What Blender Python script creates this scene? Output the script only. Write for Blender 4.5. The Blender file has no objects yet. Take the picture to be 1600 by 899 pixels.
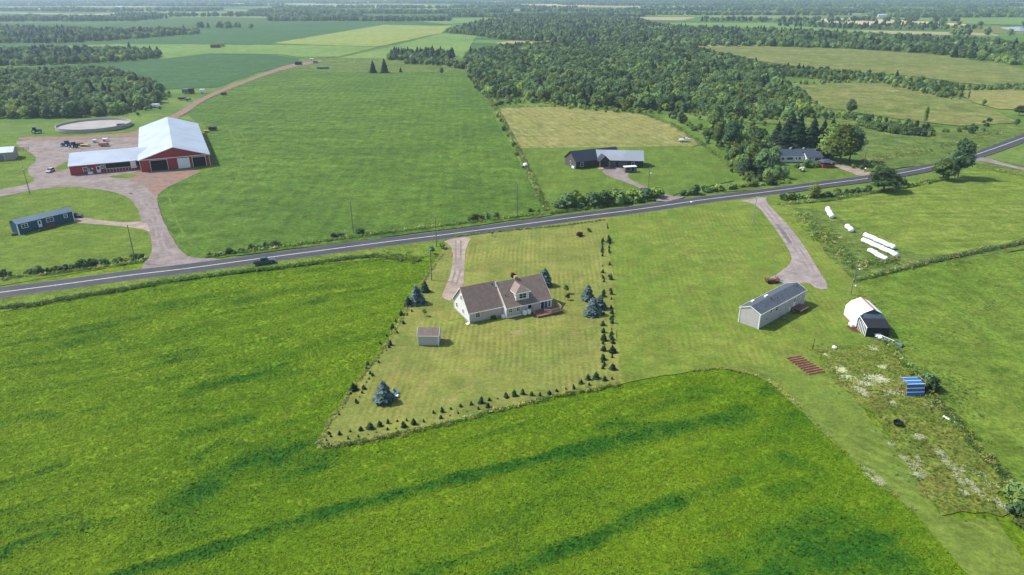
import bpy, bmesh, math, random
import numpy as np
from mathutils import Vector, Matrix, noise as mnoise
R = random.Random(7)
S = bpy.context.scene
COL = S.collection

# ------------------------------------------------------------------ camera, light
CAM_H = 70.0
PITCH = math.atan(465 / 1080)
FOC = 1080.0
cam_data = bpy.data.cameras.new('camera')
cam_data.sensor_width = 36
cam_data.lens = 36 * FOC / 1600
cam_data.clip_start = 1
cam_data.clip_end = 60000
cam = bpy.data.objects.new('camera', cam_data)
cam.location = (0, 0, CAM_H)
cam.rotation_euler = (math.pi / 2 - PITCH, 0, 0)
COL.objects.link(cam)
S.camera = cam
SUN_EL = 49.0
SUN_DIR = Vector((-0.965, 0.26, 0)).normalized()
sd = Vector((SUN_DIR.x * math.cos(math.radians(SUN_EL)), SUN_DIR.y * math.cos(math.radians(SUN_EL)), math.sin(math.radians(SUN_EL))))
sun_data = bpy.data.lights.new('sun', 'SUN')
sun_data.energy = 4.4
sun_data.angle = math.radians(0.6)
sun_data.color = (1.0, 0.965, 0.91)
sun = bpy.data.objects.new('sun', sun_data)
sun.rotation_euler = (sd).to_track_quat('Z', 'Y').to_euler()
sun.location = (-100, 50, 300)
COL.objects.link(sun)
world = bpy.data.worlds.new('World')
S.world = world
world.use_nodes = True
wn = world.node_tree
bgn = wn.nodes['Background']
sky = wn.nodes.new('ShaderNodeTexSky')
sky.sky_type = 'NISHITA'
sky.sun_disc = False
sky.sun_elevation = math.radians(SUN_EL)
sky.sun_rotation = math.atan2(SUN_DIR.x, SUN_DIR.y)
sky.air_density = 1.0
sky.dust_density = 1.5
sky.ozone_density = 1.0
wn.links.new(sky.outputs[0], bgn.inputs[0])
bgn.inputs[1].default_value = 0.145
S.view_settings.view_transform = 'Standard'
S.view_settings.look = 'None'
S.view_settings.gamma = 1.0
S.view_settings.exposure = 0.3
S.cycles.max_bounces = 6
S.cycles.diffuse_bounces = 3
S.cycles.transparent_max_bounces = 8
S.cycles.volume_bounces = 1
S.cycles.use_denoising = True

# ------------------------------------------------------------------ helpers
SP, CP = math.sin(PITCH), math.cos(PITCH)
def G(x, y, z=0.0):
    """surveyed place on the ground (or at height z) from an image bearing"""
    u = (x - 800) / FOC; v = (y - 449.5) / FOC
    t = (CAM_H - z) / (SP + v * CP)
    return (u * t, (CP - v * SP) * t)

def tag(o, label=None, cat=None, group=None, kind=None):
    if label: o['label'] = label
    if cat: o['category'] = cat
    if group: o['group'] = group
    if kind: o['kind'] = kind
    return o

def thing(name, label, cat, loc=(0, 0, 0), rot=0.0, group=None):
    o = bpy.data.objects.new(name, None)
    o.empty_display_size = 0.3
    COL.objects.link(o)
    o.location = loc; o.rotation_euler = (0, 0, rot)
    return tag(o, label, cat, group)

class MB:
    def __init__(s): s.v = []; s.f = []; s.m = []; s.mi = 0
    def face(s, pts):
        n = len(s.v); s.v += [tuple(p) for p in pts]; s.f.append(tuple(range(n, n + len(pts)))); s.m.append(s.mi)
    def add(s, vs, fs):
        n = len(s.v); s.v += [tuple(p) for p in vs]
        s.f += [tuple(i + n for i in f) for f in fs]; s.m += [s.mi] * len(fs)
    def box(s, x0, x1, y0, y1, z0, z1):
        s.add([(x0,y0,z0),(x1,y0,z0),(x1,y1,z0),(x0,y1,z0),(x0,y0,z1),(x1,y0,z1),(x1,y1,z1),(x0,y1,z1)],
              [(0,3,2,1),(4,5,6,7),(0,1,5,4),(1,2,6,5),(2,3,7,6),(3,0,4,7)])
        return s
    def prism(s, poly, a, b, axis='x'):
        """poly of 2D points extruded from a to b along axis; poly in the other two coords"""
        def mk(p, t):
            return {'x': (t, p[0], p[1]), 'y': (p[0], t, p[1]), 'z': (p[0], p[1], t)}[axis]
        n = len(poly)
        vs = [mk(p, a) for p in poly] + [mk(p, b) for p in poly]
        fs = [tuple(range(n))[::-1], tuple(range(n, 2*n))] + [(i, (i+1) % n, n + (i+1) % n, n + i) for i in range(n)]
        s.add(vs, fs); return s
    def tube(s, pts, rad, seg=6, cap=True):
        pts = [Vector(p) for p in pts]
        rads = rad if isinstance(rad, (list, tuple)) else [rad] * len(pts)
        rings = []
        for i, p in enumerate(pts):
            d = (pts[min(i+1, len(pts)-1)] - pts[max(i-1, 0)]).normalized()
            a = d.cross(Vector((0, 0, 1)) if abs(d.z) < .9 else Vector((1, 0, 0))).normalized(); b = d.cross(a)
            rings.append([p + (a * math.cos(t) + b * math.sin(t)) * rads[i] for t in [2*math.pi*k/seg for k in range(seg)]])
        vs = [q for r in rings for q in r]; fs = []
        for i in range(len(pts) - 1):
            for k in range(seg):
                fs.append((i*seg+k, i*seg+(k+1) % seg, (i+1)*seg+(k+1) % seg, (i+1)*seg+k))
        if cap:
            fs.append(tuple(range(seg))[::-1]); fs.append(tuple(range((len(pts)-1)*seg, len(pts)*seg)))
        s.add(vs, fs); return s
    def mesh(s, name, mats, smooth=False):
        me = bpy.data.meshes.new(name)
        me.from_pydata(s.v, [], s.f)
        for m in (mats if isinstance(mats, (list, tuple)) else [mats]): me.materials.append(m)
        if max(s.m, default=0) > 0: me.polygons.foreach_set('material_index', s.m)
        if smooth: me.polygons.foreach_set('use_smooth', [True] * len(me.polygons))
        me.update()
        bm = bmesh.new(); bm.from_mesh(me); bmesh.ops.recalc_face_normals(bm, faces=bm.faces); bm.to_mesh(me); bm.free()
        return me
    def build(s, name, mats, parent=None, smooth=False, bevel=0.0):
        o = bpy.data.objects.new(name, s.mesh(name, mats, smooth))
        COL.objects.link(o)
        if parent: o.parent = parent
        if bevel:
            b = o.modifiers.new('bevel', 'BEVEL'); b.width = bevel; b.segments = 2; b.limit_method = 'ANGLE'
        return o

def copy_tree(o, parent=None):
    c = o.copy(); COL.objects.link(c); c.parent = parent
    for ch in list(o.children): copy_tree(ch, c)
    return c

def lin(c):
    return tuple(((x / 255) / 12.92 if x / 255 <= .04045 else ((x / 255 + .055) / 1.055) ** 2.4) for x in c)
K = 0.70       # display value of a sunlit flat surface -> its own reflectance
def alb(c, k=K):
    return tuple(min(.9, v * k) for v in lin(c)) + (1,)

class NT:
    def __init__(s, name):
        s.m = bpy.data.materials.new(name); s.m.use_nodes = True
        s.t = s.m.node_tree; s.bsdf = s.t.nodes['Principled BSDF']; s.out = s.t.nodes['Material Output']
    def n(s, kind, **kw):
        nd = s.t.nodes.new('ShaderNode' + kind)
        for k, v in kw.items():
            if hasattr(nd, k): setattr(nd, k, v)
            else: s.set(nd.inputs[k.replace('_', ' ')], v)
        return nd
    def set(s, inp, v):
        if isinstance(v, bpy.types.NodeSocket): s.t.links.new(v, inp)
        else: inp.default_value = v
    def pos(s): return s.n('NewGeometry').outputs['Position']
    def noise(s, vec, scale, detail=3, rough=.55, dist=0):
        nd = s.n('TexNoise'); s.set(nd.inputs['Vector'], vec)
        nd.inputs['Scale'].default_value = scale; nd.inputs['Detail'].default_value = detail
        nd.inputs['Roughness'].default_value = rough; nd.inputs['Distortion'].default_value = dist
        return nd.outputs['Fac']
    def ramp(s, v, a, b, c0=0.0, c1=1.0):
        nd = s.n('MapRange', interpolation_type='SMOOTHSTEP')
        s.set(nd.inputs[0], v); s.set(nd.inputs[1], a); s.set(nd.inputs[2], b); s.set(nd.inputs[3], c0); s.set(nd.inputs[4], c1)
        return nd.outputs[0]
    def mix(s, f, a, b, mode='MIX'):
        nd = s.n('Mix', data_type='RGBA', blend_type=mode)
        s.set(nd.inputs[0], f); s.set(nd.inputs[6], a); s.set(nd.inputs[7], b)
        return nd.outputs[2]
    def math(s, op, a, b=0.0):
        nd = s.n('Math', operation=op); s.set(nd.inputs[0], a); s.set(nd.inputs[1], b); return nd.outputs[0]
    def scalev(s, vec, sx, sy, sz=1.0, rot=0.0):
        nd = s.n('Mapping'); s.set(nd.inputs[0], vec); nd.inputs['Scale'].default_value = (sx, sy, sz)
        nd.inputs['Rotation'].default_value = (0, 0, rot)
        # rotate first, then stretch
        if rot:
            nd.inputs['Scale'].default_value = (1, 1, 1)
            n2 = s.n('Mapping'); s.set(n2.inputs[0], nd.outputs[0]); n2.inputs['Scale'].default_value = (sx, sy, sz)
            return n2.outputs[0]
        return nd.outputs[0]
    def bright(s, col, f):
        """multiply colour by a scalar"""
        nd = s.n('VectorMath', operation='SCALE'); s.set(nd.inputs[0], col[:3] if isinstance(col, tuple) else col); s.set(nd.inputs['Scale'], f); return nd.outputs[0]
    def bump(s, h, strength=.5, dist=.1):
        nd = s.n('Bump'); s.set(nd.inputs['Height'], h); nd.inputs['Strength'].default_value = strength; nd.inputs['Distance'].default_value = dist
        s.set(s.bsdf.inputs['Normal'], nd.outputs[0])
    def soft_normal(s, amt, *nodes):
        """leaf blades are thin and curl every way: shade them as a soft canopy"""
        g_ = s.n('NewGeometry'); a = s.n('VectorMath', operation='SCALE'); s.set(a.inputs[0], g_.outputs['Normal']); a.inputs['Scale'].default_value = 1 - amt
        b = s.n('VectorMath', operation='ADD'); s.set(b.inputs[0], a.outputs[0]); b.inputs[1].default_value = (0, 0, amt)
        c = s.n('VectorMath', operation='NORMALIZE'); s.set(c.inputs[0], b.outputs[0])
        for nd in nodes: s.set(nd.inputs['Normal'], c.outputs[0])
    def done(s, col, rough=.8, spec=.2, metal=0.0):
        s.set(s.bsdf.inputs['Base Color'], col); s.set(s.bsdf.inputs['Roughness'], rough)
        s.bsdf.inputs['Specular IOR Level'].default_value = spec; s.bsdf.inputs['Metallic'].default_value = metal
        return s.m

def plain(name, c, rough=.6, spec=.3, metal=0.0, var=.12, scale=1.2, k=K):
    t = NT(name); p = t.pos()
    f = t.ramp(t.noise(p, scale, 4), .25, .75, 1 - var, 1 + var)
    return t.done(t.bright(alb(c, k), f), rough, spec, metal)

def grass(name, a, b, c, big=28., med=6., fine=1.1, stripes=(), fvar=.3, bumpy=.5, lush=None, cfac=.7, streak=None, speck=.5):
    """turf seen from the air: three greens in patches, mowing stripes as differences of the grass itself"""
    t = NT(name); p = t.pos()
    a, b, c = [(q_[0] * 1.05, q_[1] * .985, q_[2]) for q_ in (a, b, c)]
    A, B, Cc = alb(a), alb(b), alb(c)
    col = t.mix(t.ramp(t.noise(p, 1 / big, 4, .6), .36, .64), A, B)
    col = t.mix(t.math('MULTIPLY', t.ramp(t.noise(p, 1 / med, 5, .65), .48, .7), cfac), col, Cc)
    if streak:
        ang, ln, wd, amt, sc = streak
        q = t.scalev(p, 1 / ln, 1 / wd, 1, -math.radians(ang))
        col = t.mix(t.math('MULTIPLY', t.ramp(t.noise(q, 1.0, 4, .6), .45, .72), amt), col, alb(sc))
    for (ang, per, amt, wob) in stripes:
        q = t.scalev(p, 1, 1, 1, -math.radians(ang))
        sx = t.n('SeparateXYZ'); t.set(sx.inputs[0], q)
        w = t.math('ADD', sx.outputs[1], t.math('MULTIPLY', t.math('SUBTRACT', t.noise(p, .03, 2), .5), wob))
        sn = t.math('SINE', t.math('MULTIPLY', w, 2 * math.pi / per))
        msk = t.ramp(t.noise(p, .05, 3), .4, .6, 0.0, 1.25)
        col = t.bright(col, t.math('ADD', 1.0, t.math('MULTIPLY', t.math('MULTIPLY', t.ramp(sn, -.5, .5, -1, 1), msk), amt)))
    if lush:
        at = t.n('Attribute', attribute_name='lush')
        col = t.mix(at.outputs['Fac'], col, alb(lush))
    fn = t.noise(p, 1 / fine, 6, .8)
    col = t.bright(col, t.ramp(fn, .32, .68, max(.2, 1 - fvar * 1.8), 1 + fvar * 1.8))
    col = t.bright(col, t.ramp(t.noise(p, 1 / (fine * 4.5), 4, .7), .34, .66, 1 - fvar * .95, 1 + fvar * .95))
    col = t.bright(col, t.ramp(t.noise(p, .11, 4, .65), .36, .64, .9, 1.1))
    if speck:
        col = t.mix(t.math('MULTIPLY', t.ramp(t.noise(p, .9 / fine, 3, .8), .6, .74), t.ramp(t.noise(p, .02, 3), .42, .6, .1, speck)), col, alb(tuple(min(255, x * 1.3 + 22) for x in a)))
    if bumpy: t.bump(t.noise(p, 1.5, 6, .75), bumpy, .35)
    return t.done(col, .9, .08)

def gravel(name, a, b, fine=.5, track=None, rough=.9):
    t = NT(name); p = t.pos()
    col = t.mix(t.ramp(t.noise(p, .12, 5, .65), .35, .65), alb(a), alb(b))
    col = t.bright(col, t.ramp(t.noise(p, 1 / fine, 6, .8), .25, .75, .78, 1.22))
    col = t.bright(col, t.ramp(t.noise(p, .35, 5, .7), .4, .66, 1.06, .78))
    t.bump(t.noise(p, 6, 4), .3, .05)
    return t.done(col, rough, .15)

def leaf_mat(name, a, b, rnd=.42, trans=.25, soft=.5, zone=1.55):
    """foliage: tint varies per plant and per clump"""
    t = NT(name); oi = t.n('ObjectInfo'); p = t.pos()
    col = t.mix(t.ramp(t.noise(p, .9, 3, .6), .35, .65), alb(a), alb(b))
    col = t.mix(t.ramp(t.noise(p, .018, 4, .6), .42, .62), col, t.bright(col, zone))
    col = t.bright(col, t.ramp(oi.outputs['Random'], 0, 1, 1 - rnd, 1 + rnd))
    hs = t.n('HueSaturation'); t.set(hs.inputs['Color'], col)
    mul = t.math('FRACT', t.math('MULTIPLY', oi.outputs['Random'], 7.31))
    t.set(hs.inputs['Hue'], t.ramp(mul, 0, 1, .475, .525)); t.set(hs.inputs['Saturation'], t.ramp(mul, 0, 1, 1.1, .8))
    col = hs.outputs[0]
    t.done(col, .75, .15)
    tr = t.n('BsdfTranslucent'); t.set(tr.inputs[0], col)
    t.soft_normal(soft, t.bsdf)
    mx = t.n('MixShader'); mx.inputs[0].default_value = trans
    t.t.links.new(t.bsdf.outputs[0], mx.inputs[1]); t.t.links.new(tr.outputs[0], mx.inputs[2]); t.t.links.new(mx.outputs[0], t.out.inputs[0])
    return t.m

M = {}
M['asphalt'] = None
# ------------------------------------------------------------------ ground sheets
def densify(pts, step, jit, seed=0):
    rr = random.Random(seed); out = []
    n = len(pts)
    for i in range(n):
        a = pts[i]; b = pts[(i + 1) % n]
        L = math.hypot(b[0] - a[0], b[1] - a[1]); k = max(1, min(80, int(L / step)))
        for j in range(k):
            u = j / k; x = a[0] + (b[0] - a[0]) * u; y = a[1] + (b[1] - a[1]) * u
            if j: 
                q = mnoise.noise(Vector((x / (step * 3), y / (step * 3), seed))) * 1.6 + rr.uniform(-.35, .35)
                nx, ny = -(b[1] - a[1]) / L, (b[0] - a[0]) / L
                x += nx * q * jit; y += ny * q * jit
            out.append((x, y))
    return out

def smooth_poly(pts, it=2):
    for _ in range(it):
        o = []
        n = len(pts)
        for i in range(n):
            a = pts[i]; b = pts[(i + 1) % n]
            o += [(a[0]*.75+b[0]*.25, a[1]*.75+b[1]*.25), (a[0]*.25+b[0]*.75, a[1]*.25+b[1]*.75)]
        pts = o
    return pts

def sheet(name, px, mat, layer, jit=.35, step=2.5, smooth=0, world_pts=None, seed=1):
    pts = world_pts or [G(*p) for p in px]
    if smooth: pts = smooth_poly(pts, smooth)
    if jit: pts = densify(pts, step, jit, seed + len(pts))
    bm = bmesh.new()
    vs = [bm.verts.new((x, y, layer)) for x, y in pts]
    f = bm.faces.new(vs)
    bmesh.ops.triangulate(bm, faces=[f])
    bmesh.ops.recalc_face_normals(bm, faces=bm.faces)
    if sum(f.normal.z for f in bm.faces) < 0: bmesh.ops.reverse_faces(bm, faces=bm.faces)
    me = bpy.data.meshes.new(name); bm.to_mesh(me); bm.free(); me.materials.append(mat)
    o = bpy.data.objects.new(name, me); COL.objects.link(o)
    o['kind'] = 'structure'
    return o

def inside(xs, ys, poly):
    r = np.zeros(len(xs), bool); n = len(poly)
    for i in range(n):
        x1, y1 = poly[i]; x2, y2 = poly[(i + 1) % n]
        c = ((y1 > ys) != (y2 > ys))
        if y1 != y2:
            r ^= c & (xs < (x2 - x1) * (ys - y1) / (y2 - y1) + x1)
    return r

def seg_dist(xs, ys, line):
    d = np.full(xs.shape, 1e9)
    for (a, b) in zip(line[:-1], line[1:]):
        dx, dy = b[0] - a[0], b[1] - a[1]; L2 = dx*dx + dy*dy + 1e-9
        t = np.clip(((xs - a[0]) * dx + (ys - a[1]) * dy) / L2, 0, 1)
        d = np.minimum(d, np.hypot(xs - a[0] - t*dx, ys - a[1] - t*dy))
    return d

rng = np.random.default_rng(3)
def vnoise(x, y, s, seed=0):
    """cheap value noise for arrays"""
    x = x / s + seed * 17.3; y = y / s + seed * 9.1
    xi = np.floor(x).astype(int); yi = np.floor(y).astype(int); fx = x - xi; fy = y - yi
    fx = fx*fx*(3-2*fx); fy = fy*fy*(3-2*fy)
    def h(a, b):
        n = (a * 374761393 + b * 668265263 + seed * 1442695) & 0xffffffff
        n = ((n ^ (n >> 13)) * 1274126177) & 0xffffffff
        return ((n ^ (n >> 16)) & 0xffff) / 65535.0
    return (h(xi, yi)*(1-fx) + h(xi+1, yi)*fx)*(1-fy) + (h(xi, yi+1)*(1-fx) + h(xi+1, yi+1)*fx)*fy
def fnoise(x, y, s, seed=0):
    return (vnoise(x, y, s, seed) * .55 + vnoise(x, y, s/2.1, seed+1) * .28 + vnoise(x, y, s/4.3, seed+2) * .17)

# lush bands of the foreground hay: polylines (image bearings) with half width in metres and strength
LUSH = [
 ([(150,915),(210,893),(330,860),(500,801),(640,768),(760,737),(900,703),(1040,668),(1135,650)], 1.25, .95),
 ([(420,835),(520,800),(640,768)], 1.8, .6), ([(880,712),(960,690),(1130,655),(1160,640)], 2.0, .8), ([(950,668),(1050,660),(1130,650)], 1.6, .55),
 ([(770,905),(860,870),(940,838),(1000,803),(1060,785)], 1.3, .8), ([(1000,800),(1100,765),(1150,752)], 1.2, .4),
 ([(1130,890),(1200,850),(1300,812),(1370,850),(1420,890)], 3.0, .62), ([(1200,900),(1300,860),(1380,890)], 4.0, .62), ([(1210,770),(1290,745)], 1.6, .35), ([(1225,715),(1280,735)], 1.4, .45),
 ([(275,790),(310,770),(345,745),(380,720),(420,715)], 3.0, .7), ([(300,720),(345,690),(400,700)], 1.3, .35), ([(400,740),(460,700),(490,690)], 2.0, .4),
 ([(290,678),(345,664),(385,655)], 1.6, .5), ([(260,645),(345,640)], 1.0, .3),
 ([(300,608),(345,600),(400,586),(440,570)], 1.2, .55), ([(400,575),(480,545),(540,520)], 2.0, .22),
 ([(0,865),(27,850),(80,835),(133,820)], 1.3, .6), ([(90,835),(130,828),(170,815)], 1.2, .4), ([(0,541),(60,529),(133,518),(180,508)], .6, .5),
 ([(9,575),(90,564)], .7, .6), ([(0,756),(60,738),(100,726)], .7, .45), ([(130,643),(160,636)], .7, .5), ([(0,660),(60,645),(90,650)], 1.4, .35), ([(0,800),(60,790)], 1.2, .3), ([(200,850),(300,835)], 1.5, .3),
 ([(600,900),(700,880)], 1.5, .3), ([(380,470),(440,455),(560,445)], 2.0, .35), ([(1000,640),(1060,625),(1100,620)], 1.3, .25), ([(880,800),(960,790)], 1.2, .25),
]
LUSHW = [([G(*p) for p in l], w, s) for l, w, s in LUSH]
def lush_at(xs, ys):
    v = np.zeros(xs.shape)
    wob = (fnoise(xs, ys, 9, 5) - .5) * 1.8
    n2 = fnoise(xs, ys, 2.6, 11)
    for l, w, s in LUSHW:
        d = seg_dist(xs, ys, l) / w + wob * .7
        v = np.maximum(v, s * np.clip(1.35 - d, 0, 1))
    c_, s_ = math.cos(math.radians(27)), math.sin(math.radians(27))
    al = xs * c_ + ys * s_; ac = ys * c_ - xs * s_
    v += np.clip(fnoise(al * .3, ac, 5, 21) - .56, 0, 1) * 2.0 + np.clip(fnoise(al * .22, ac * 1.3, 2.4, 31) - .6, 0, 1) * 1.4
    n3 = fnoise(xs, ys, 1.2, 71)
    return np.clip(v * (.15 + 1.0 * n2 + .75 * n3), 0, 1)

# base land: one big sheet to the horizon with a finer hay field grid in the foreground
tt = NT('distant_farmland')
p = tt.pos()
q = tt.scalev(p, 1/420, 1/230, 1, math.radians(24))
vo = tt.n('TexVoronoi', distance='CHEBYCHEV', feature='F1'); tt.set(vo.inputs['Vector'], q); vo.inputs['Scale'].default_value = 1; vo.inputs['Randomness'].default_value = .75
sc = tt.n('SeparateColor'); tt.set(sc.inputs[0], vo.outputs['Color'])
cr = tt.n('ValToRGB'); tt.set(cr.inputs[0], sc.outputs[0]); cr.color_ramp.interpolation = 'CONSTANT'
els = [(0, (88,120,58)), (.2, (112,140,70)), (.36, (74,108,52)), (.52, (140,152,92)), (.64, (98,132,62)), (.78, (178,172,122)), (.86, (84,112,56))]
cr.color_ramp.elements[0].color = alb(els[0][1]); cr.color_ramp.elements[1].position = .99; cr.color_ramp.elements[1].color = alb((120,140,75))
for pos_, c_ in els[1:]:
    e_ = cr.color_ramp.elements.new(pos_); e_.color = alb(c_)
sy = tt.n('SeparateXYZ'); tt.set(sy.inputs[0], p)
farf = tt.ramp(sy.outputs[1], 800, 1100)
near = tt.mix(tt.ramp(tt.noise(p, .03, 5, .65), .4, .62), alb((98,128,52)), alb((124,146,70)))
near = tt.mix(tt.math('MULTIPLY', tt.ramp(tt.noise(p, .2, 5, .65), .5, .7), .6), near, alb((74,104,40)))
col = tt.mix(farf, near, cr.outputs[0])
col = tt.bright(col, tt.ramp(tt.noise(p, .8, 6, .75), .25, .75, .75, 1.25))
M['land'] = tt.done(col, .9, .08)
far = 9000
g0 = MB(); g0.face([(-far, -400, -.25), (far, -400, -.25), (far, 14000, -.25), (-far, 14000, -.25)])
o = g0.build('ground', M['land']); o['kind'] = 'structure'

M['hay'] = grass('hay_field_grass', (114,148,30), (100,140,24), (130,154,38), 30, 6, .8, fvar=.22, lush=(58,112,28), cfac=.6, bumpy=.8, streak=(27, 40, 3.5, .7, (78,120,18)), speck=0)
def hay_grid():
    dx = .7
    xs = np.arange(-190, 150, dx); ys = np.arange(10, 186, dx)
    X, Y = np.meshgrid(xs, ys)
    lu = lush_at(X, Y)
    Zv = -.12 + lu * .1 + (fnoise(X, Y, 3, 40) - .5) * .12
    Zv = np.minimum(Zv, -.01)
    n, m = X.shape
    vs = np.stack([X.ravel(), Y.ravel(), Zv.ravel()], 1)
    idx = np.arange(n * m).reshape(n, m)
    f = np.stack([idx[:-1, :-1].ravel(), idx[:-1, 1:].ravel(), idx[1:, 1:].ravel(), idx[1:, :-1].ravel()], 1)
    me = bpy.data.meshes.new('hay_field')
    me.vertices.add(len(vs)); me.vertices.foreach_set('co', vs.ravel())
    me.loops.add(f.size); me.loops.foreach_set('vertex_index', f.ravel().astype(np.int32))
    me.polygons.add(len(f)); me.polygons.foreach_set('loop_start', np.arange(0, f.size, 4, dtype=np.int32))
    me.polygons.foreach_set('use_smooth', np.ones(len(f), bool))
    me.update(calc_edges=True)
    a = me.attributes.new('lush', 'FLOAT', 'POINT'); a.data.foreach_set('value', lu.ravel().astype(np.float32))
    me.materials.append(M['hay'])
    o = bpy.data.objects.new('hay_field', me); COL.objects.link(o); o['kind'] = 'structure'
hay_grid()

M['lawn'] = grass('mown_lawn', (136,150,72), (120,142,66), (152,150,90), 16, 3.2, .7, stripes=((88, 1.25, .075, 2),), fvar=.13, bumpy=.2, cfac=.75, streak=(10, 14, 5, .5, (132,136,70)))
M['lawn_east'] = grass('mown_lawn_east', (112,142,54), (122,146,60), (130,144,68), 24, 4, .7, stripes=((84, 1.4, .05, 4),), fvar=.14, bumpy=.2, streak=(80, 30, 6, .55, (100,134,48)))
M['lawn_strip'] = grass('mown_strip', (108,138,58), (116,142,58), (98,130,48), 12, 4, .7, stripes=((-52, 2.4, .07, 3), (-8, 1.6, .03, 3)), fvar=.14, bumpy=.25)
M['lawn_farm'] = grass('farmyard_lawn', (102,134,46), (112,140,52), (86,124,42), 18, 4, .8, stripes=((8, 2.5, .03, 4),), fvar=.18, bumpy=.3, streak=(15, 25, 5, .5, (84,120,42)))
M['field_mid'] = grass('clover_field', (82,118,42), (96,132,46), (64,102,36), 45, 9, 1.3, fvar=.22, bumpy=.6, cfac=.75, streak=(-12, 70, 9, .55, (108,140,56)), speck=.8, stripes=((94, 4.6, .06, 3),))
M['pasture'] = grass('pasture', (102,136,46), (114,142,54), (82,120,38), 26, 5, .9, fvar=.2, bumpy=.5, cfac=.6, streak=(70, 18, 5, .5, (92,128,42)))
M['hayfield_light'] = grass('cut_hayfield', (122,148,60), (112,142,54), (140,154,78), 30, 6, 1.1, stripes=((6, 5, .08, 18),), fvar=.18, bumpy=.4, streak=(8, 60, 4, .6, (102,136,48)))
M['tan'] = grass('straw_coloured_field', (144,152,84), (128,143,74), (164,162,106), 40, 8, 1.4, stripes=((104, 4.2, .08, 10),), fvar=.16, bumpy=.3, streak=(104, 60, 2.2, .6, (168,160,108)))
M['lawn_dark'] = grass('house_lawn', (104,134,52), (94,128,48), (118,144,62), 30, 6, 1, stripes=((80, 3, .03, 5),), fvar=.15, bumpy=.3, streak=(60, 40, 8, .5, (112,140,62)))
M['verge'] = grass('road_verge', (114,144,50), (100,134,46), (136,148,66), 12, 3, .7, fvar=.26, bumpy=.5)
M['rough'] = grass('rough_meadow', (108,134,62), (94,122,54), (130,144,78), 36, 8, 1.6, fvar=.24, bumpy=.6, streak=(-15, 40, 8, .6, (86,114,50)))
M['rough_tan'] = grass('dry_meadow', (130,142,78), (112,134,64), (158,156,102), 60, 14, 2.5, fvar=.2, bumpy=.4, streak=(-25, 90, 12, .6, (98,124,58)))
M['crop'] = grass('dark_crop', (72,114,62), (66,108,58), (80,122,66), 120, 20, 2.5, fvar=.14, bumpy=.4, stripes=((60, 8, .03, 4),))
M['crop_light'] = grass('light_crop', (122,158,78), (108,148,70), (134,164,84), 120, 20, 2.5, fvar=.12, bumpy=.3)
M['crop_yellow'] = grass('yellowing_crop', (148,168,84), (134,162,78), (160,174,92), 90, 25, 2.5, fvar=.12, bumpy=.3)
M['cream'] = grass('ripe_grain', (212,206,158), (200,198,148), (190,190,136), 90, 25, 2.5, fvar=.1, bumpy=.2)
M['weeds'] = grass('weedy_plot', (112,138,52), (120,134,58), (130,116,68), 9, 2.2, .6, fvar=.26, bumpy=.6, streak=(-55, 16, 3, .5, (108,134,50)))
M['gravel'] = gravel('gravel_drive', (168,156,150), (148,134,128))
M['gravel_red'] = gravel('reddish_gravel', (166,128,110), (150,132,120))
M['gravel_tan'] = gravel('tan_gravel', (192,174,158), (172,154,140))
M['asphalt_old'] = gravel('old_asphalt_drive', (182,168,162), (164,152,148), .4)
M['soil'] = gravel('red_soil', (122,80,60), (104,68,50))
t = NT('road_asphalt'); p = t.pos()
c_ = t.mix(t.ramp(t.noise(p, .15, 4), .35, .65), alb((70,73,84)), alb((82,83,92)))
c_ = t.bright(c_, t.ramp(t.noise(p, 3, 5, .7), .25, .75, .88, 1.12))
M['road'] = t.done(c_, .8, .3)
M['line'] = plain('road_paint', (214,210,186), .6, var=.15, scale=2)
M['line_y'] = plain('worn_yellow_paint', (228,222,186), .6, var=.2, scale=2)

z0 = .004
def L(k): return z0 * k
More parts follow.
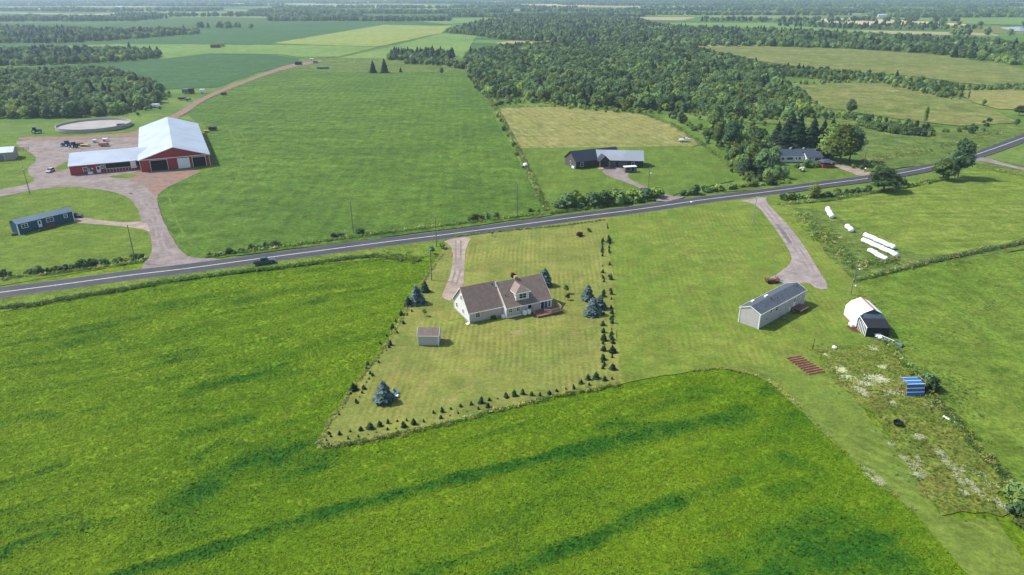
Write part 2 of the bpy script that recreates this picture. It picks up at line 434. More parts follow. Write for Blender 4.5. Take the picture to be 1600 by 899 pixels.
# --- far and middle fields (north of the road), from far to near
FAR = [
 ('crop_light', [(545,34),(640,31),(780,27),(790,31),(700,38),(600,36)]),
 ('crop', [(0,69),(185,62),(320,52),(400,37),(640,32),(700,38),(600,45),(420,70),(330,70),(185,70),(0,76)]),
 ('crop_light', [(0,76),(185,69),(330,70),(440,71),(430,85),(330,84),(252,92),(240,80),(0,84)]),
 ('crop', [(0,108),(185,97),(250,92),(330,84),(430,86),(468,92),(460,100),(400,114),(340,136),(255,140),(185,118),(0,118)]),
 ('crop_yellow', [(424,68),(600,39),(705,41),(690,52),(590,73),(500,71)]),
 ('crop_light', [(395,70),(500,71.5),(592,73.5),(530,89),(468,90),(430,84)]),
 ('crop_light', [(528,91),(600,76),(690,52),(746,56),(740,63),(727,92),(610,92)]),
 ('rough', [(462,101),(478,89),(600,93),(736,102),(738,112),(600,113),(520,112),(440,110)]),
 ('crop_light', [(1040,36),(1200,36),(1300,45),(1380,52),(1200,48),(1060,44)]),
 ('crop_light', [(1018,22),(1105,21),(1108,27),(1030,26)]),
 ('cream', [(1205,31),(1330,29),(1420,32),(1510,38),(1515,42),(1380,41),(1300,36)]),
 ('rough_tan', [(1480,43),(1560,40),(1600,50),(1600,54),(1500,50)]),
 ('crop_light', [(1330,23),(1600,22),(1620,40),(1500,37),(1420,31)]),
 ('rough_tan', [(1200,14),(1340,16),(1340,21),(1200,22)]),
 ('cream', [(0,14),(90,13),(120,15),(20,16)]), ('cream', [(220,7),(380,5.5),(400,7.5),(240,8.5)]), ('cream', [(980,12),(1100,10),(1110,11.5),(990,13.5)]), ('crop_yellow', [(250,20),(330,18.5),(400,20),(280,21.5)]), ('cream', [(560,3.5),(700,2.5),(730,4),(580,4.8)]), ('rough_tan', [(820,3),(960,1.5),(990,3),(840,4.4)]), ('cream', [(500,9),(680,9.5),(640,12.5),(480,11.5)]), ('cream', [(790,7.5),(910,6.5),(930,9),(800,9.5)]), ('crop_light', [(800,10),(900,10),(890,13),(790,13)]),
 ('rough_tan', [(1085,74),(1200,73),(1330,77),(1450,85),(1520,95),(1625,112),(1625,140),(1500,130),(1420,119),(1300,111),(1200,98),(1130,88)]),
 ('rough_tan', [(1238,130),(1375,128),(1450,143),(1500,155),(1560,175),(1590,192),(1500,197),(1400,186),(1280,167),(1250,150)]),
 ('tan', [(1490,141),(1625,139),(1625,172),(1560,171),(1520,160)]),
 ('rough', [(1125,190),(1230,183),(1330,185),(1400,200),(1470,207),(1580,196),(1625,200),(1500,247),(1440,259),(1350,270),(1345,245),(1300,215),(1250,196)]),
]
for i, (m, px) in enumerate(FAR):
    far_d = G(*px[0])[1]
    sheet('field', px, M[m], L(2 + i) + (.12 if far_d > 900 else 0), jit=1.5 if far_d > 600 else .6, step=14 if far_d > 600 else 6, seed=i)
sheet('cultivated_field', [(470,104),(455,107),(400,121),(340,149),(290,175),(312,198),(332,235),(336,262),(300,275),(262,290),(243,305),(250,330),(264,360),(300,408),(500,384),(700,358),(862,336),(838,300),(780,198),(748,126),(738,111),(600,112)], M['field_mid'], L(2), .5, 5)
sheet('straw_field', [(782,170),(830,165),(880,166),(1000,178),(1050,195),(1098,226),(1080,229),(1000,230),(808,233),(792,200)], M['tan'], L(3), .4, 5)
sheet('house_lawn', [(808,232),(1080,228),(1100,234),(1168,277),(1060,302),(1030,312),(870,332),(858,334),(835,290)], M['lawn_dark'], L(4), .3, 3)
sheet('farmyard_lawn', [(-40,300),(60,288),(120,290),(200,300),(225,335),(250,405),(0,447),(-60,455),(-60,300)], M['lawn_farm'], L(2), .3, 3)
sheet('farmyard_lawn', [(-40,212),(45,212),(190,205),(220,205),(270,180),(320,195),(336,262),(320,270),(240,300),(140,290),(60,288),(-40,304)], M['lawn_farm'], L(3), .3, 3)
sheet('white_house_lawn', [(1195,262),(1240,258),(1320,258),(1350,270),(1340,280),(1240,292),(1195,296),(1130,300),(1150,280)], M['lawn_dark'], L(5), .3, 3)
# --- south of the road
sheet('verge', [(-60,468),(0,462),(200,436),(400,410),(560,390),(700,370),(708,372),(705,384),(690,400),(650,402),(560,408),(430,418),(300,436),(150,462),(0,488),(-60,498)], M['verge'], L(2), .3, 3)
sheet('lawn', [(495,694),(520,651),(560,597),(600,545),(640,478),(668,430),(695,385),(712,366),(800,354),(900,341),(948,336),(953,400),(962,500),(972,600),(900,612),(830,626),(700,660),(600,684),(540,697),(500,702)], M['lawn'], L(4), .25, 2)
sheet('lawn', [(948,336),(1150,310),(1230,300),(1236,315),(1260,345),(1290,395),(1333,437),(1345,470),(1380,530),(1330,548),(1290,545),(1280,562),(1330,620),(1400,700),(1470,806),(1560,830),(1620,900),(1700,930),(1860,1150),(1700,1150),(1540,930),(1430,802),(1350,737),(1280,671),(1210,603),(1180,586),(1130,574),(1080,580),(1020,590),(972,600),(962,500),(953,400)], M['lawn_east'], L(3), .25, 2)
sheet('mown_strip', [(1130,575),(1170,571),(1230,580),(1290,578),(1335,622),(1400,700),(1470,806),(1560,815),(1640,930),(1800,1150),(1702,1150),(1545,930),(1432,802),(1352,737),(1282,671),(1212,603),(1180,587)], M['lawn_strip'], L(5), .5, 2)
sheet('weedy_plot', [(1255,543),(1300,541),(1380,530),(1420,578),(1480,650),(1560,742),(1566,808),(1470,806),(1400,700),(1335,622),(1285,580),(1290,560)], M['weeds'], L(6), 1.6, 1.6)
sheet('pasture', [(1333,437),(1450,410),(1620,390),(2100,300),(2300,600),(2200,1150),(1860,1150),(1700,930),(1620,830),(1566,742),(1483,650),(1424,580),(1384,530),(1350,470)], M['pasture'], L(2), .3, 3)
sheet('hayfield', [(1215,322),(1300,316),(1420,295),(1480,282),(1520,259),(1600,272),(1700,280),(1700,370),(1600,375),(1540,390),(1450,402),(1400,397),(1360,372),(1320,352),(1260,345),(1236,330)], M['hayfield_light'], L(6), .4, 3)
sheet('rough_grass', [(1236,324),(1290,330),(1330,350),(1400,388),(1450,402),(1540,390),(1620,372),(1620,388),(1450,412),(1335,437),(1290,397),(1262,348)], M['rough'], L(7), .5, 3)
sheet('field_corner', [(1520,259),(1530,244),(1620,262),(1700,280),(1600,274)], M['rough'], L(8), .3, 3)

# --- gravel
def drive(name, px, mat, k, jit=.15, smooth=1, step=1.5):
    return sheet(name, px, mat, L(k), jit, step, smooth)
drive('farm_drive', [(222,414),(236,400),(238,382),(234,365),(222,352),(219,338),(213,322),(200,308),(178,300),(140,294),(100,292),(60,296),(0,308),(-60,316),(-60,305),(0,297),(45,288),(56,281),(45,274),(43,262),(60,250),(48,238),(26,228),(26,219),(105,221),(200,214),(235,212),(240,262),(185,276),(235,268),(318,264),(290,279),(256,294),(244,306),(249,330),(262,360),(280,390),(297,404),(345,404),(345,412),(222,430)], M['gravel'], 12)
drive('yard_gravel', [(170,276),(225,268),(322,264),(292,279),(258,294),(244,308),(236,300),(215,285)], M['gravel_red'], 13)
drive('yard_gravel', [(28,219),(105,221),(170,215),(232,212),(232,205),(205,208),(110,214),(30,214)], M['gravel_red'], 13)
drive('farm_track', [(196,213),(210,205),(250,188),(278,176),(310,155),(345,140),(400,119),(440,104),(470,98),(500,94),(505,96),(476,102),(450,107),(405,121),(350,143),(318,158),(292,176),(262,195),(240,212)], M['gravel_red'], 14, .4, 1, 4)
drive('home_lane', [(112,338),(130,340),(160,345),(195,348),(228,346),(236,364),(225,359),(205,356),(180,353),(140,350),(112,348)], M['gravel_tan'], 15)
drive('house_drive', [(690,376),(738,369),(729,385),(726,405),(725.5,430),(725,446),(716,452),(706,472),(691,466),(692,458),(700,440),(706,420),(708,400),(705,385)], M['gravel_tan'], 16)
drive('dark_house_drive', [(940,268),(945,263),(975,262),(985,270),(980,276),(990,284),(1008,291),(1030,300),(1050,307),(1078,307),(1030,318),(1015,303),(995,292),(975,284),(950,276)], M['gravel'], 12)
drive('asphalt_drive', [(1145,316),(1200,307),(1195,314),(1215,335),(1240,362),(1260,390),(1277,420),(1298,452),(1278,453),(1262,441),(1240,446),(1203,443),(1200,436),(1216,428),(1234,414),(1238,402),(1224,376),(1202,345),(1184,322),(1165,315)], M['asphalt_old'], 17, .08)
drive('white_house_drive', [(1290,256),(1312,254),(1335,262),(1362,268),(1362,276),(1345,276),(1325,268)], M['gravel_tan'], 14)
drive('side_lane', [(1518,252),(1536,245),(1575,257),(1660,276),(1660,280),(1580,262),(1535,252)], M['gravel'], 15)

# --- road
def catmull(pts, n=8):
    out = []
    P = [pts[0]] + pts + [pts[-1]]
    for i in range(1, len(P) - 2):
        a, b, c, d = [Vector(P[j]) for j in (i-1, i, i+1, i+2)]
        for k in range(n):
            t = k / n
            out.append(.5 * ((2*b) + (-a + c)*t + (2*a - 5*b + 4*c - d)*t*t + (-a + 3*b - 3*c + d)*t**3))
    out.append(Vector(pts[-1])); return out
road_px = [(-220,486),(-100,470),(0,457.5),(100,444.5),(200,431),(300,419),(425,402),(600,379),(700,366.5),(800,353.3),(900,339.8),(1000,327),(1100,312.5),(1200,300),(1300,286.5),(1350,280),(1400,272),(1440,264.5),(1500,249.5),(1550,233.5),(1600,215.5),(1700,180)]
RC = catmull([G(*q) for q in road_px], 10)
def ribbon(name, line, half, mat, z, off=0.0, dash=None):
    m = MB(); prev = None; acc = 0; n = len(line)
    for i in range(n):
        d = (line[min(i+1, n-1)] - line[max(i-1, 0)]).normalized(); nv = Vector((-d.y, d.x))
        cpt = line[i] + nv * off
        e = (cpt + nv * half, cpt - nv * half)
        if prev:
            m.face([(prev[1].x, prev[1].y, z), (e[1].x, e[1].y, z), (e[0].x, e[0].y, z), (prev[0].x, prev[0].y, z)])
        prev = e
    o = m.build(name, mat); o['kind'] = 'structure'; return o
ribbon('road_shoulder', RC, 3.95, M['gravel'], .075)
ribbon('road', RC, 3.75, M['road'], .082)
ribbon('centre_line', RC, .2, M['line_y'], .088)
# wheel marks and trodden lines in the grass
def track(px, half, mat, k, name='wheel_track'):
    ribbon(name, catmull([G(*q) for q in px], 6), half, mat, L(k))
M['track'] = grass('flattened_grass', (98,130,54), (104,134,58), (112,138,66), 10, 2, .8, fvar=.2, bumpy=.2)
track([(353,195),(370,225),(377,258),(362,298),(345,325)], .45, M['track'], 4)
track([(318,196),(450,199),(600,203),(752,206)], .5, M['track'], 4)
track([(262,300),(276,345),(300,385)], .35, M['track'], 4)
track([(375,207),(382,217),(386,227)], .35, M['track'], 4)
track([(700,502),(740,495),(800,492)], .25, M['lawn_dark'], 6)
track([(40,300),(120,330),(190,343)], .3, M['track'], 5)
sheet('farmyard_lawn', [(168,276),(205,271),(214,275),(198,279),(176,278)], M['lawn_farm'], L(18), .2, 2)
sheet('farmyard_lawn', [(86,262),(108,252),(110,263),(90,268)], M['lawn_farm'], L(18), .2, 2)
M['dark_patch'] = gravel('dark_worn_patch', (126,120,120), (140,132,130))
M['rut'] = gravel('worn_wheel_rut', (152,141,136), (168,156,150))
sheet('asphalt_patch', [(1211,350),(1216,351),(1228,364),(1238,381),(1232,380),(1220,364)], M['dark_patch'], L(19), .15, .8)
for dx_ in (-4, 5): track([(262 + dx_*1.6,404),(250 + dx_,380),(246 + dx_,355),(236 + dx_,330),(216 + dx_,308),(185,297 + dx_*.5),(130,291 + dx_*.5)], .35, M['rut'], 15, 'wheel_rut')
for dx_ in (-4, 4): track([(716 + dx_,376),(716 + dx_,400),(715 + dx_,425),(708 + dx_,446)], .28, M['rut'], 17, 'wheel_rut')
for dx_ in (-4, 4): track([(1190 + dx_,318),(1212 + dx_,345),(1236 + dx_,376),(1258 + dx_,408),(1272 + dx_,432)], .25, M['rut'], 18, 'wheel_rut')
M['bare'] = gravel('bare_patch', (168,156,104), (140,146,76))
sheet('bare_patch', [(796,520),(806,516),(816,517),(818,521),(806,524)], M['bare'], L(6), .3, .8)
# pond
t = NT('pond_water'); M['water'] = t.done((.25,.32,.4,1), .15, .5)
sheet('pond_water', [(1562,43.5),(1600,41.5),(1640,43),(1640,50),(1580,48.5)], M['water'], .3, 2, 20)
sheet('river_water', [(152,24.3),(270,24),(272,25.4),(200,25.8),(152,25.6)], M['water'], .3, 2, 20)

# ------------------------------------------------------------------ plant kit
M['leaf'] = leaf_mat('broadleaf_foliage', (122,150,78), (94,124,62))
M['leaf_light'] = leaf_mat('light_foliage', (144,168,84), (116,146,68))
M['leaf_dark'] = leaf_mat('dark_foliage', (88,116,66), (66,96,56))
M['needle'] = leaf_mat('spruce_needles', (44,68,46), (32,52,38), .2, .1, .3, 1.0)
M['needle_young'] = leaf_mat('young_spruce_needles', (58,88,52), (40,66,42), .25, .1, .3, 1.0)
M['needle_blue'] = leaf_mat('blue_spruce_needles', (126,152,144), (60,86,80), .12, .1, .3, 1.0)
M['leaf_red'] = leaf_mat('dark_red_foliage', (92,50,44), (58,34,32), .15)
M['grassblade'] = leaf_mat('tall_grass', (150,168,74), (124,150,56), .2, .25, .8)
M['drygrass'] = leaf_mat('dry_grass', (200,188,126), (166,160,92), .15, .25, .8)
M['flower'] = leaf_mat('white_wildflowers', (228,230,196), (214,220,170), .1, .2, .85)
M['weed_leaf'] = leaf_mat('weed_leaves', (108,142,54), (90,124,44), .2, .2, .75)
M['weed_dark'] = leaf_mat('dark_weed_leaves', (76,112,42), (62,96,38), .2, .2, .7)
M['bark'] = plain('bark', (110,100,86), .9, .1, var=.3, scale=3)
M['deadwood'] = plain('dead_branches', (170,164,150), .9, .1, var=.2, scale=3)
# hay tufts take the same patches as the field below them
def tuft_mat():
    t = NT('hay_tufts'); p = t.pos()
    col = t.mix(t.ramp(t.noise(p, 1/34, 4, .6), .36, .64), alb((132,164,36)), alb((114,154,28)))
    at = t.n('Attribute', attribute_name='lush'); at.attribute_type = 'INSTANCER'
    col = t.mix(at.outputs['Fac'], col, alb((64,120,34)))
    oi = t.n('ObjectInfo')
    col = t.bright(col, t.ramp(oi.outputs['Random'], 0, 1, .8, 1.25))
    t.done(col, .85, .1)
    tr = t.n('BsdfTranslucent'); t.set(tr.inputs[0], col)
    t.soft_normal(.85, t.bsdf)
    mx = t.n('MixShader'); mx.inputs[0].default_value = .2
    t.t.links.new(t.bsdf.outputs[0], mx.inputs[1]); t.t.links.new(tr.outputs[0], mx.inputs[2]); t.t.links.new(mx.outputs[0], t.out.inputs[0])
    return t.m
M['tuft'] = tuft_mat()

def rv(rr):
    while True:
        v = Vector((rr.uniform(-1,1), rr.uniform(-1,1), rr.uniform(-1,1)))
        if .05 < v.length < 1: return v.normalized()

def leaf(m, c, nrm, size, rr):
    a = nrm.cross(rv(rr))
    if a.length < .05: return
    a = a.normalized(); b = nrm.cross(a)
    a *= size * rr.uniform(.4, .75); b *= size * rr.uniform(.35, .6)
    m.face([c - a, c - b * .9, c + a * rr.uniform(.7, 1.1), c + b])

_ico = None
def ico():
    global _ico
    if _ico is None:
        bm = bmesh.new(); bmesh.ops.create_icosphere(bm, subdivisions=2, radius=1)
        _ico = ([v.co.copy() for v in bm.verts], [tuple(v.index for v in f.verts) for f in bm.faces]); bm.free()
    return _ico

def blob(m, c, r, rr, squash=.8, rough=.25):
    vs, fs = ico(); off = rr.uniform(0, 50)
    m.add([Vector(c) + Vector((v.x*r, v.y*r, v.z*r*squash)) * (1 + rough * mnoise.noise(v * 1.8 + Vector((off, 0, 0)))) for v in vs], fs)

def crown_mesh(name, seed, h, w, base, nlobe, nleaf, ls, mat, tall=1.0):
    """lobed broadleaf crown: rough inner masses under a shell of leaf clumps"""
    rr = random.Random(seed); m = MB(); lobes = []
    for i in range(nlobe):
        u = (i + .5) / nlobe
        z = base + (h - base) * (.18 + .66 * u)
        prof = math.sin(math.pi * (.18 + .72 * u)) ** .7
        a = i * 2.4 + rr.uniform(-.6, .6); d = w * .5 * prof * rr.uniform(.25, .72)
        r = w * rr.uniform(.2, .32) * (1.1 - .35 * u)
        lobes.append((Vector((math.cos(a) * d, math.sin(a) * d, z)), r))
    lobes.append((Vector((rr.uniform(-.2,.2), rr.uniform(-.2,.2), h - w * .2)), w * .2))
    for c, r in lobes: blob(m, c, r * .74, rr, .95 * tall, .5)
    tot = sum(r * r for _, r in lobes)
    for c, r in lobes:
        for _ in range(int(nleaf * r * r / tot)):
            d = rv(rr)
            if d.z < -.5: d.z = -d.z
            q = c + Vector((d.x, d.y, d.z * tall)) * r * rr.uniform(.82, 1.22)
            leaf(m, q, (d + rv(rr) * .55).normalized(), ls * rr.uniform(.7, 1.3), rr)
    return m.mesh(name, mat)

def trunk_mesh(name, seed, h, r, mat, limbs=5):
    rr = random.Random(seed); m = MB()
    pts = [(0, 0, -.3)]; x = y = 0
    for i in range(1, 5): x += rr.uniform(-.12, .12); y += rr.uniform(-.12, .12); pts.append((x, y, h * i / 4 * .85))
    m.tube(pts, [r * 1.25, r, r * .8, r * .55, r * .25], 6)
    for k in range(limbs):
        i = rr.choice([1, 2, 3]); a = rr.uniform(0, 6.28); L_ = h * rr.uniform(.18, .32); b = Vector(pts[i])
        m.tube([b, b + Vector((math.cos(a) * L_ * .5, math.sin(a) * L_ * .5, L_ * .45)), b + Vector((math.cos(a) * L_, math.sin(a) * L_, L_ * .8))], [r * .45, r * .3, r * .1], 4)
    return m.mesh(name, mat)

def conifer_mesh(name, seed, h, w, mat, tiers=16, per=11, base=.06, droop=.25, power=.9, fat=.34):
    """spruce crown: tiers of drooping, ragged boughs"""
    rr = random.Random(seed); m = MB()
    for i in range(tiers):
        u = i / (tiers - 1); z = h * (base + (1 - base) * u) * .97
        rad = w * .5 * (1 - u) ** power * rr.uniform(.86, 1.12) + w * .03
        n = max(4, int(per * (1 - u * .55)))
        for k in range(n):
            a = 2 * math.pi * (k + rr.uniform(-.3, .3)) / n + i * 1.1; rl = rad * rr.uniform(.78, 1.15)
            d = Vector((math.cos(a), math.sin(a), 0)); s_ = Vector((-d.y, d.x, 0)); wd = rl * fat + w * .02
            c0 = Vector((0, 0, z)); tip = c0 + d * rl + Vector((0, 0, -rl * droop + rr.uniform(-.03, .03) * h))
            mid = c0 + d * rl * .55 + Vector((0, 0, rl * .04)); up = Vector((0, 0, h * .022))
            m.face([c0 + up, mid + s_ * wd, tip, mid + up]); m.face([c0 + up, mid + up, tip, mid - s_ * wd])
            m.face([mid + s_ * wd * 1.0 + Vector((0,0,-.04*h*(1-u))), tip, mid - s_ * wd, c0 - up * 2])
            for q in (-1, 1):
                e = mid + s_ * wd * q * 1.5 + d * rl * rr.uniform(.05, .25) - up * 1.2
                m.face([mid, e, tip * .5 + mid * .5])
    m.tube([(0, 0, 0), (0, 0, h * .6), (0, 0, h)], [w * .2, w * .12, .01], 6)
    return m.mesh(name, mat)

def tuft_mesh(name, seed, mat, n=12, r=.3, h=.32, spread=.5):
    """a low clump: leafy blades leaning outwards, mostly facing the sky"""
    rr = random.Random(seed); m = MB()
    for _ in range(n):
        a = rr.uniform(0, 6.28); d_ = r * math.sqrt(rr.random()) * 1.2
        c = Vector((math.cos(a) * d_, math.sin(a) * d_, h * rr.uniform(.35, 1.0) * (1 - .45 * d_ / r)))
        leaf(m, c, (Vector((math.cos(a) * .5, math.sin(a) * .5, 1)) + rv(rr) * .45).normalized(), spread * rr.uniform(.35, .7), rr)
    return m.mesh(name, mat)

SRC = {}
def source(key, meshes):
    c = bpy.data.collections.new('source_' + key)
    for i, me in enumerate(meshes):
        o = bpy.data.objects.new('%s_source_%02d' % (key, i), me); c.objects.link(o)
    SRC[key] = c; return c

def scatter(name, key, pts, label, cat, kind='stuff', attr=None):
    """pts: array (n,6) x y z scale rot variant"""
    pts = np.asarray(pts, dtype=np.float32)
    if not len(pts): return None
    me = bpy.data.meshes.new(name); me.vertices.add(len(pts)); me.vertices.foreach_set('co', pts[:, :3].ravel())
    for nm, colm in (('scl', 3), ('rot', 4)):
        a = me.attributes.new(nm, 'FLOAT', 'POINT'); a.data.foreach_set('value', np.ascontiguousarray(pts[:, colm]))
    a = me.attributes.new('var', 'INT', 'POINT'); a.data.foreach_set('value', pts[:, 5].astype(np.int32))
    if attr is not None:
        a = me.attributes.new('lush', 'FLOAT', 'POINT'); a.data.foreach_set('value', np.asarray(attr, dtype=np.float32))
    o = bpy.data.objects.new(name, me); COL.objects.link(o)
    ng = bpy.data.node_groups.new('scatter_' + name, 'GeometryNodeTree')
    ng.interface.new_socket('Geometry', in_out='INPUT', socket_type='NodeSocketGeometry')
    ng.interface.new_socket('Geometry', in_out='OUTPUT', socket_type='NodeSocketGeometry')
    N = ng.nodes.new; Lk = ng.links.new
    gi = N('NodeGroupInput'); go = N('NodeGroupOutput'); ip = N('GeometryNodeInstanceOnPoints'); ci = N('GeometryNodeCollectionInfo')
    ci.inputs[0].default_value = SRC[key]; ci.inputs['Separate Children'].default_value = True; ci.inputs['Reset Children'].default_value = True
    ip.inputs['Pick Instance'].default_value = True
    def na(nm, ty):
        x = N('GeometryNodeInputNamedAttribute'); x.data_type = ty; x.inputs[0].default_value = nm; return x.outputs[0]
    cx = N('ShaderNodeCombineXYZ'); Lk(na('rot', 'FLOAT'), cx.inputs[2])
    Lk(gi.outputs[0], ip.inputs['Points']); Lk(ci.outputs[0], ip.inputs['Instance'])
    Lk(na('var', 'INT'), ip.inputs['Instance Index']); Lk(cx.outputs[0], ip.inputs['Rotation']); Lk(na('scl', 'FLOAT'), ip.inputs['Scale'])
    Lk(ip.outputs[0], go.inputs[0])
    md = o.modifiers.new('scatter', 'NODES'); md.node_group = ng
    tag(o, label, cat, kind=kind)
    return o

# broadleaf variants as (crown, trunk)
TREE = []
for i, (h, w, b, nl, mt) in enumerate([(10,7,1.6,9,'leaf'),(11,6.5,2.0,9,'leaf'),(9,7.5,1.2,8,'leaf_light'),(8,6,1.0,8,'leaf_light'),(11.5,7,2,10,'leaf_dark'),(9.5,6.4,1.4,8,'leaf')]):
    TREE.append((crown_mesh('broadleaf_crown_%d' % i, 20 + i, h, w, b, nl + 4, 1700, .5, M[mt]), trunk_mesh('broadleaf_trunk_%d' % i, 40 + i, h * .8, .2, M['bark'])))
SPR = [(conifer_mesh('spruce_crown_%d' % i, 60 + i, h, w, M['needle'], 18, 13, .05, .25, .75, .42), trunk_mesh('spruce_trunk_%d' % i, 70 + i, h * .5, .16, M['bark'], 0)) for i, (h, w) in enumerate([(12, 8.0), (10, 7.0), (13, 8.0)])]
FTREE = []
for i, (h, w, b, nl, mt) in enumerate([(7.6,7.6,.4,9,'leaf'),(8.6,7.4,.6,9,'leaf'),(6.0,7.4,.3,8,'leaf_light'),(5.8,7.0,.2,8,'leaf_light'),(8.6,7.6,.5,10,'leaf_dark'),(6.8,7.2,.3,8,'leaf')]):
    FTREE.append((crown_mesh('wood_crown_%d' % i, 320 + i, h, w, b, nl, 620, .8, M[mt]), trunk_mesh('wood_trunk_%d' % i, 340 + i, h * .8, .17, M['bark'])))
def joined(name, a, b):
    bm = bmesh.new(); bm.from_mesh(a)
    n = len(bm.faces); bm.from_mesh(b); bm.faces.ensure_lookup_table()
    for f in bm.faces[n:]: f.material_index = 1
    me = bpy.data.meshes.new(name); bm.to_mesh(me); bm.free(); me.materials.append(a.materials[0]); me.materials.append(b.materials[0]); return me
source('forest', [joined('forest_tree_%02d' % i, c, t_) for i, (c, t_) in enumerate(FTREE + SPR)])
# low, broad tree groups for the woods kilometres away
source('far_wood', [crown_mesh('far_tree_%d' % i, 90 + i, 10, 13, .2, 6, 200, 2.0, M[mt]) for i, mt in enumerate(['leaf', 'leaf_dark', 'leaf'])] + [SPR[0][0]])
BUSH = [crown_mesh('bush_%d' % i, 110 + i, h, w, 0, 6, 260, .42, M[mt]) for i, (h, w, mt) in enumerate([(2.2, 3, 'leaf'), (1.7, 2.6, 'leaf_light'), (2.6, 3.0, 'leaf_dark'), (1.5, 2.2, 'leaf')])]
source('bush', BUSH)
source('weed', [tuft_mesh('weed_%d' % i, 130 + i, M[mt], 26, .45, .8, .4) for i, mt in enumerate(['grassblade', 'weed_leaf', 'grassblade', 'drygrass', 'weed_dark'])])
source('hay', [tuft_mesh('hay_%d' % i, 150 + i, M['tuft'], 11, .32, .2, .5) for i in range(5)])
source('flower', [tuft_mesh('flower_%d' % i, 160 + i, M['flower'], 9, .3, .25, .25) for i in range(3)])

# ------------------------------------------------------------------ woods
def fill(px, spacing, jit=.45, keep=1.0, seed=0, world_pts=None):
    poly = world_pts or [G(*p) for p in px]
    P = np.array(poly); x0, y0 = P.min(0); x1, y1 = P.max(0)
    x0 = max(x0, -y1 * .95); x1 = min(x1, y1 * .95)
    X, Y = np.meshgrid(np.arange(x0, x1, spacing), np.arange(y0, y1, spacing))
    X = X.ravel().astype(float); Y = Y.ravel().astype(float)
    X[:] += (np.floor(Y / spacing) % 2) * spacing / 2
    g = np.random.default_rng(100 + seed)
    X += g.uniform(-jit, jit, X.size) * spacing; Y += g.uniform(-jit, jit, X.size) * spacing
    k = inside(X, Y, poly) & (np.abs(X) < Y * .86 + 25) & (g.random(X.size) < keep)
    return X[k], Y[k]

woods = []   # x y scale variant
def wood(px, spacing, conifer=.12, scale=(.75, 1.15), keep=1.0, seed=0, light=.0, bias=None):
    X, Y = fill(px, spacing, keep=keep, seed=seed)
    n = fnoise(X, Y, 60, seed + 3)
    g = np.random.default_rng(seed + 50)
    for x, y, q, r1, r2, r3 in zip(X, Y, n, g.random(X.size), g.random(X.size), g.random(X.size)):
        c = conifer * (1.5 if q < .42 else .25)
        if r1 < c: v = 6 + int(r2 * 3)
        else: v = int(r2 * 6) if q < .55 else (2 + int(r2 * 2) if r3 < .55 else int(r2 * 6))
        s = scale[0] + (scale[1] - scale[0]) * (.6 * r3 + .4 * q)
        woods.append((x, y, s, v, seed))
# main wood behind the straw field
wood([(722,104),(745,120),(765,150),(820,153),(900,166),(975,171),(1085,176),(1150,184),(1262,182),(1262,160),(1240,150),(1215,118),(1180,104),(1130,92),(1080,78),(1030,74),(900,70),(790,76),(735,86)], 4.9, .03, (.55, 1.1), .9, 1)
wood([(1215,118),(1300,127),(1375,127),(1450,143),(1500,155),(1500,141),(1440,128),(1330,116),(1225,107),(1200,108)], 4.6, .03, (.4, .7), .85, 2)
wood([(1500,142),(1500,138),(1600,134),(1640,136),(1640,141)], 4.2, .0, (.3, .5), .85, 3)
wood([(695,51),(740,56),(800,64),(900,66),(1035,67),(1045,72),(1200,73),(1330,77),(1450,84),(1530,95),(1640,112),(1640,86),(1560,68),(1400,60),(1250,52),(1100,48),(1030,42),(1000,32),(900,28),(800,27),(745,38),(720,44)], 8.8, .12, (.8, 1.2), .95, 4)
wood([(604,94),(705,94.5),(708,88),(660,84),(612,86)], 5.5, .75, (.7, .95), .95, 5)
wood([(632,100),(680,103),(735,110),(735,101),(700,97),(640,96)], 5, .1, (.45, .75), .8, 6)
# woods by the farm on the left
wood([(-30,186),(100,184),(180,180),(240,165),(252,152),(244,140),(200,122),(150,117),(60,118),(-30,118)], 5.2, .06, (.75, 1.1), .95, 7)
wood([(-30,104),(100,101),(185,97),(252,91),(248,85),(185,80),(60,82),(-30,84)], 7, .08, (.8, 1.1), .95, 8)
wood([(-30,68),(100,68),(185,63),(318,53),(300,49),(185,50),(60,46),(-30,44)], 9, .15, (.8, 1.15), .9, 9)
wood([(1105,205),(1130,215),(1150,230),(1140,255),(1165,278),(1210,284),(1210,262),(1215,240),(1190,222),(1150,205),(1125,197)], 4.4, .12, (.55, .95), .9, 10)
wood([(1262,182),(1330,188),(1345,196),(1390,202),(1455,206),(1455,199),(1400,194),(1350,185),(1290,176),(1262,170)], 4.0, .0, (.22, .5), .8, 11)
wood([(1200,183),(1262,184),(1300,190),(1262,176)], 4, .1, (.35, .6), .9, 12)
wood([(1340,40),(1230,37),(1210,41),(1380,47),(1440,47),(1560,46),(1440,40)], 13, .3, (.7, 1.0), .55, 13)
wood([(1100,30),(1330,33),(1340,37),(1100,34)], 14, .4, (.6, .9), .35, 14)
woods.sort(key=lambda q: math.hypot(q[0], q[1]))
NIND = 285
def tree_thing(x, y, s, v, label, cat, group, name=None, rot=None, kit=None):
    cm, tm = ((kit or TREE) + SPR)[v]
    nm = name or ('spruce_tree' if v > 5 else 'broadleaf_tree')
    t_ = thing(nm, label, cat, (x, y, 0), R.uniform(0, 6.28) if rot is None else rot, group)
    t_.scale = (s * R.uniform(.92, 1.08), s * R.uniform(.92, 1.08), s)
    for part, me in (('trunk', tm), ('crown', cm)):
        o = bpy.data.objects.new(part, me); COL.objects.link(o); o.parent = t_
    return t_
ind = []; rest = []
for q in woods:
    u = q[0] / q[1]
    if len(ind) < NIND and abs(u) < .74: ind.append(q)
    else: rest.append(q)
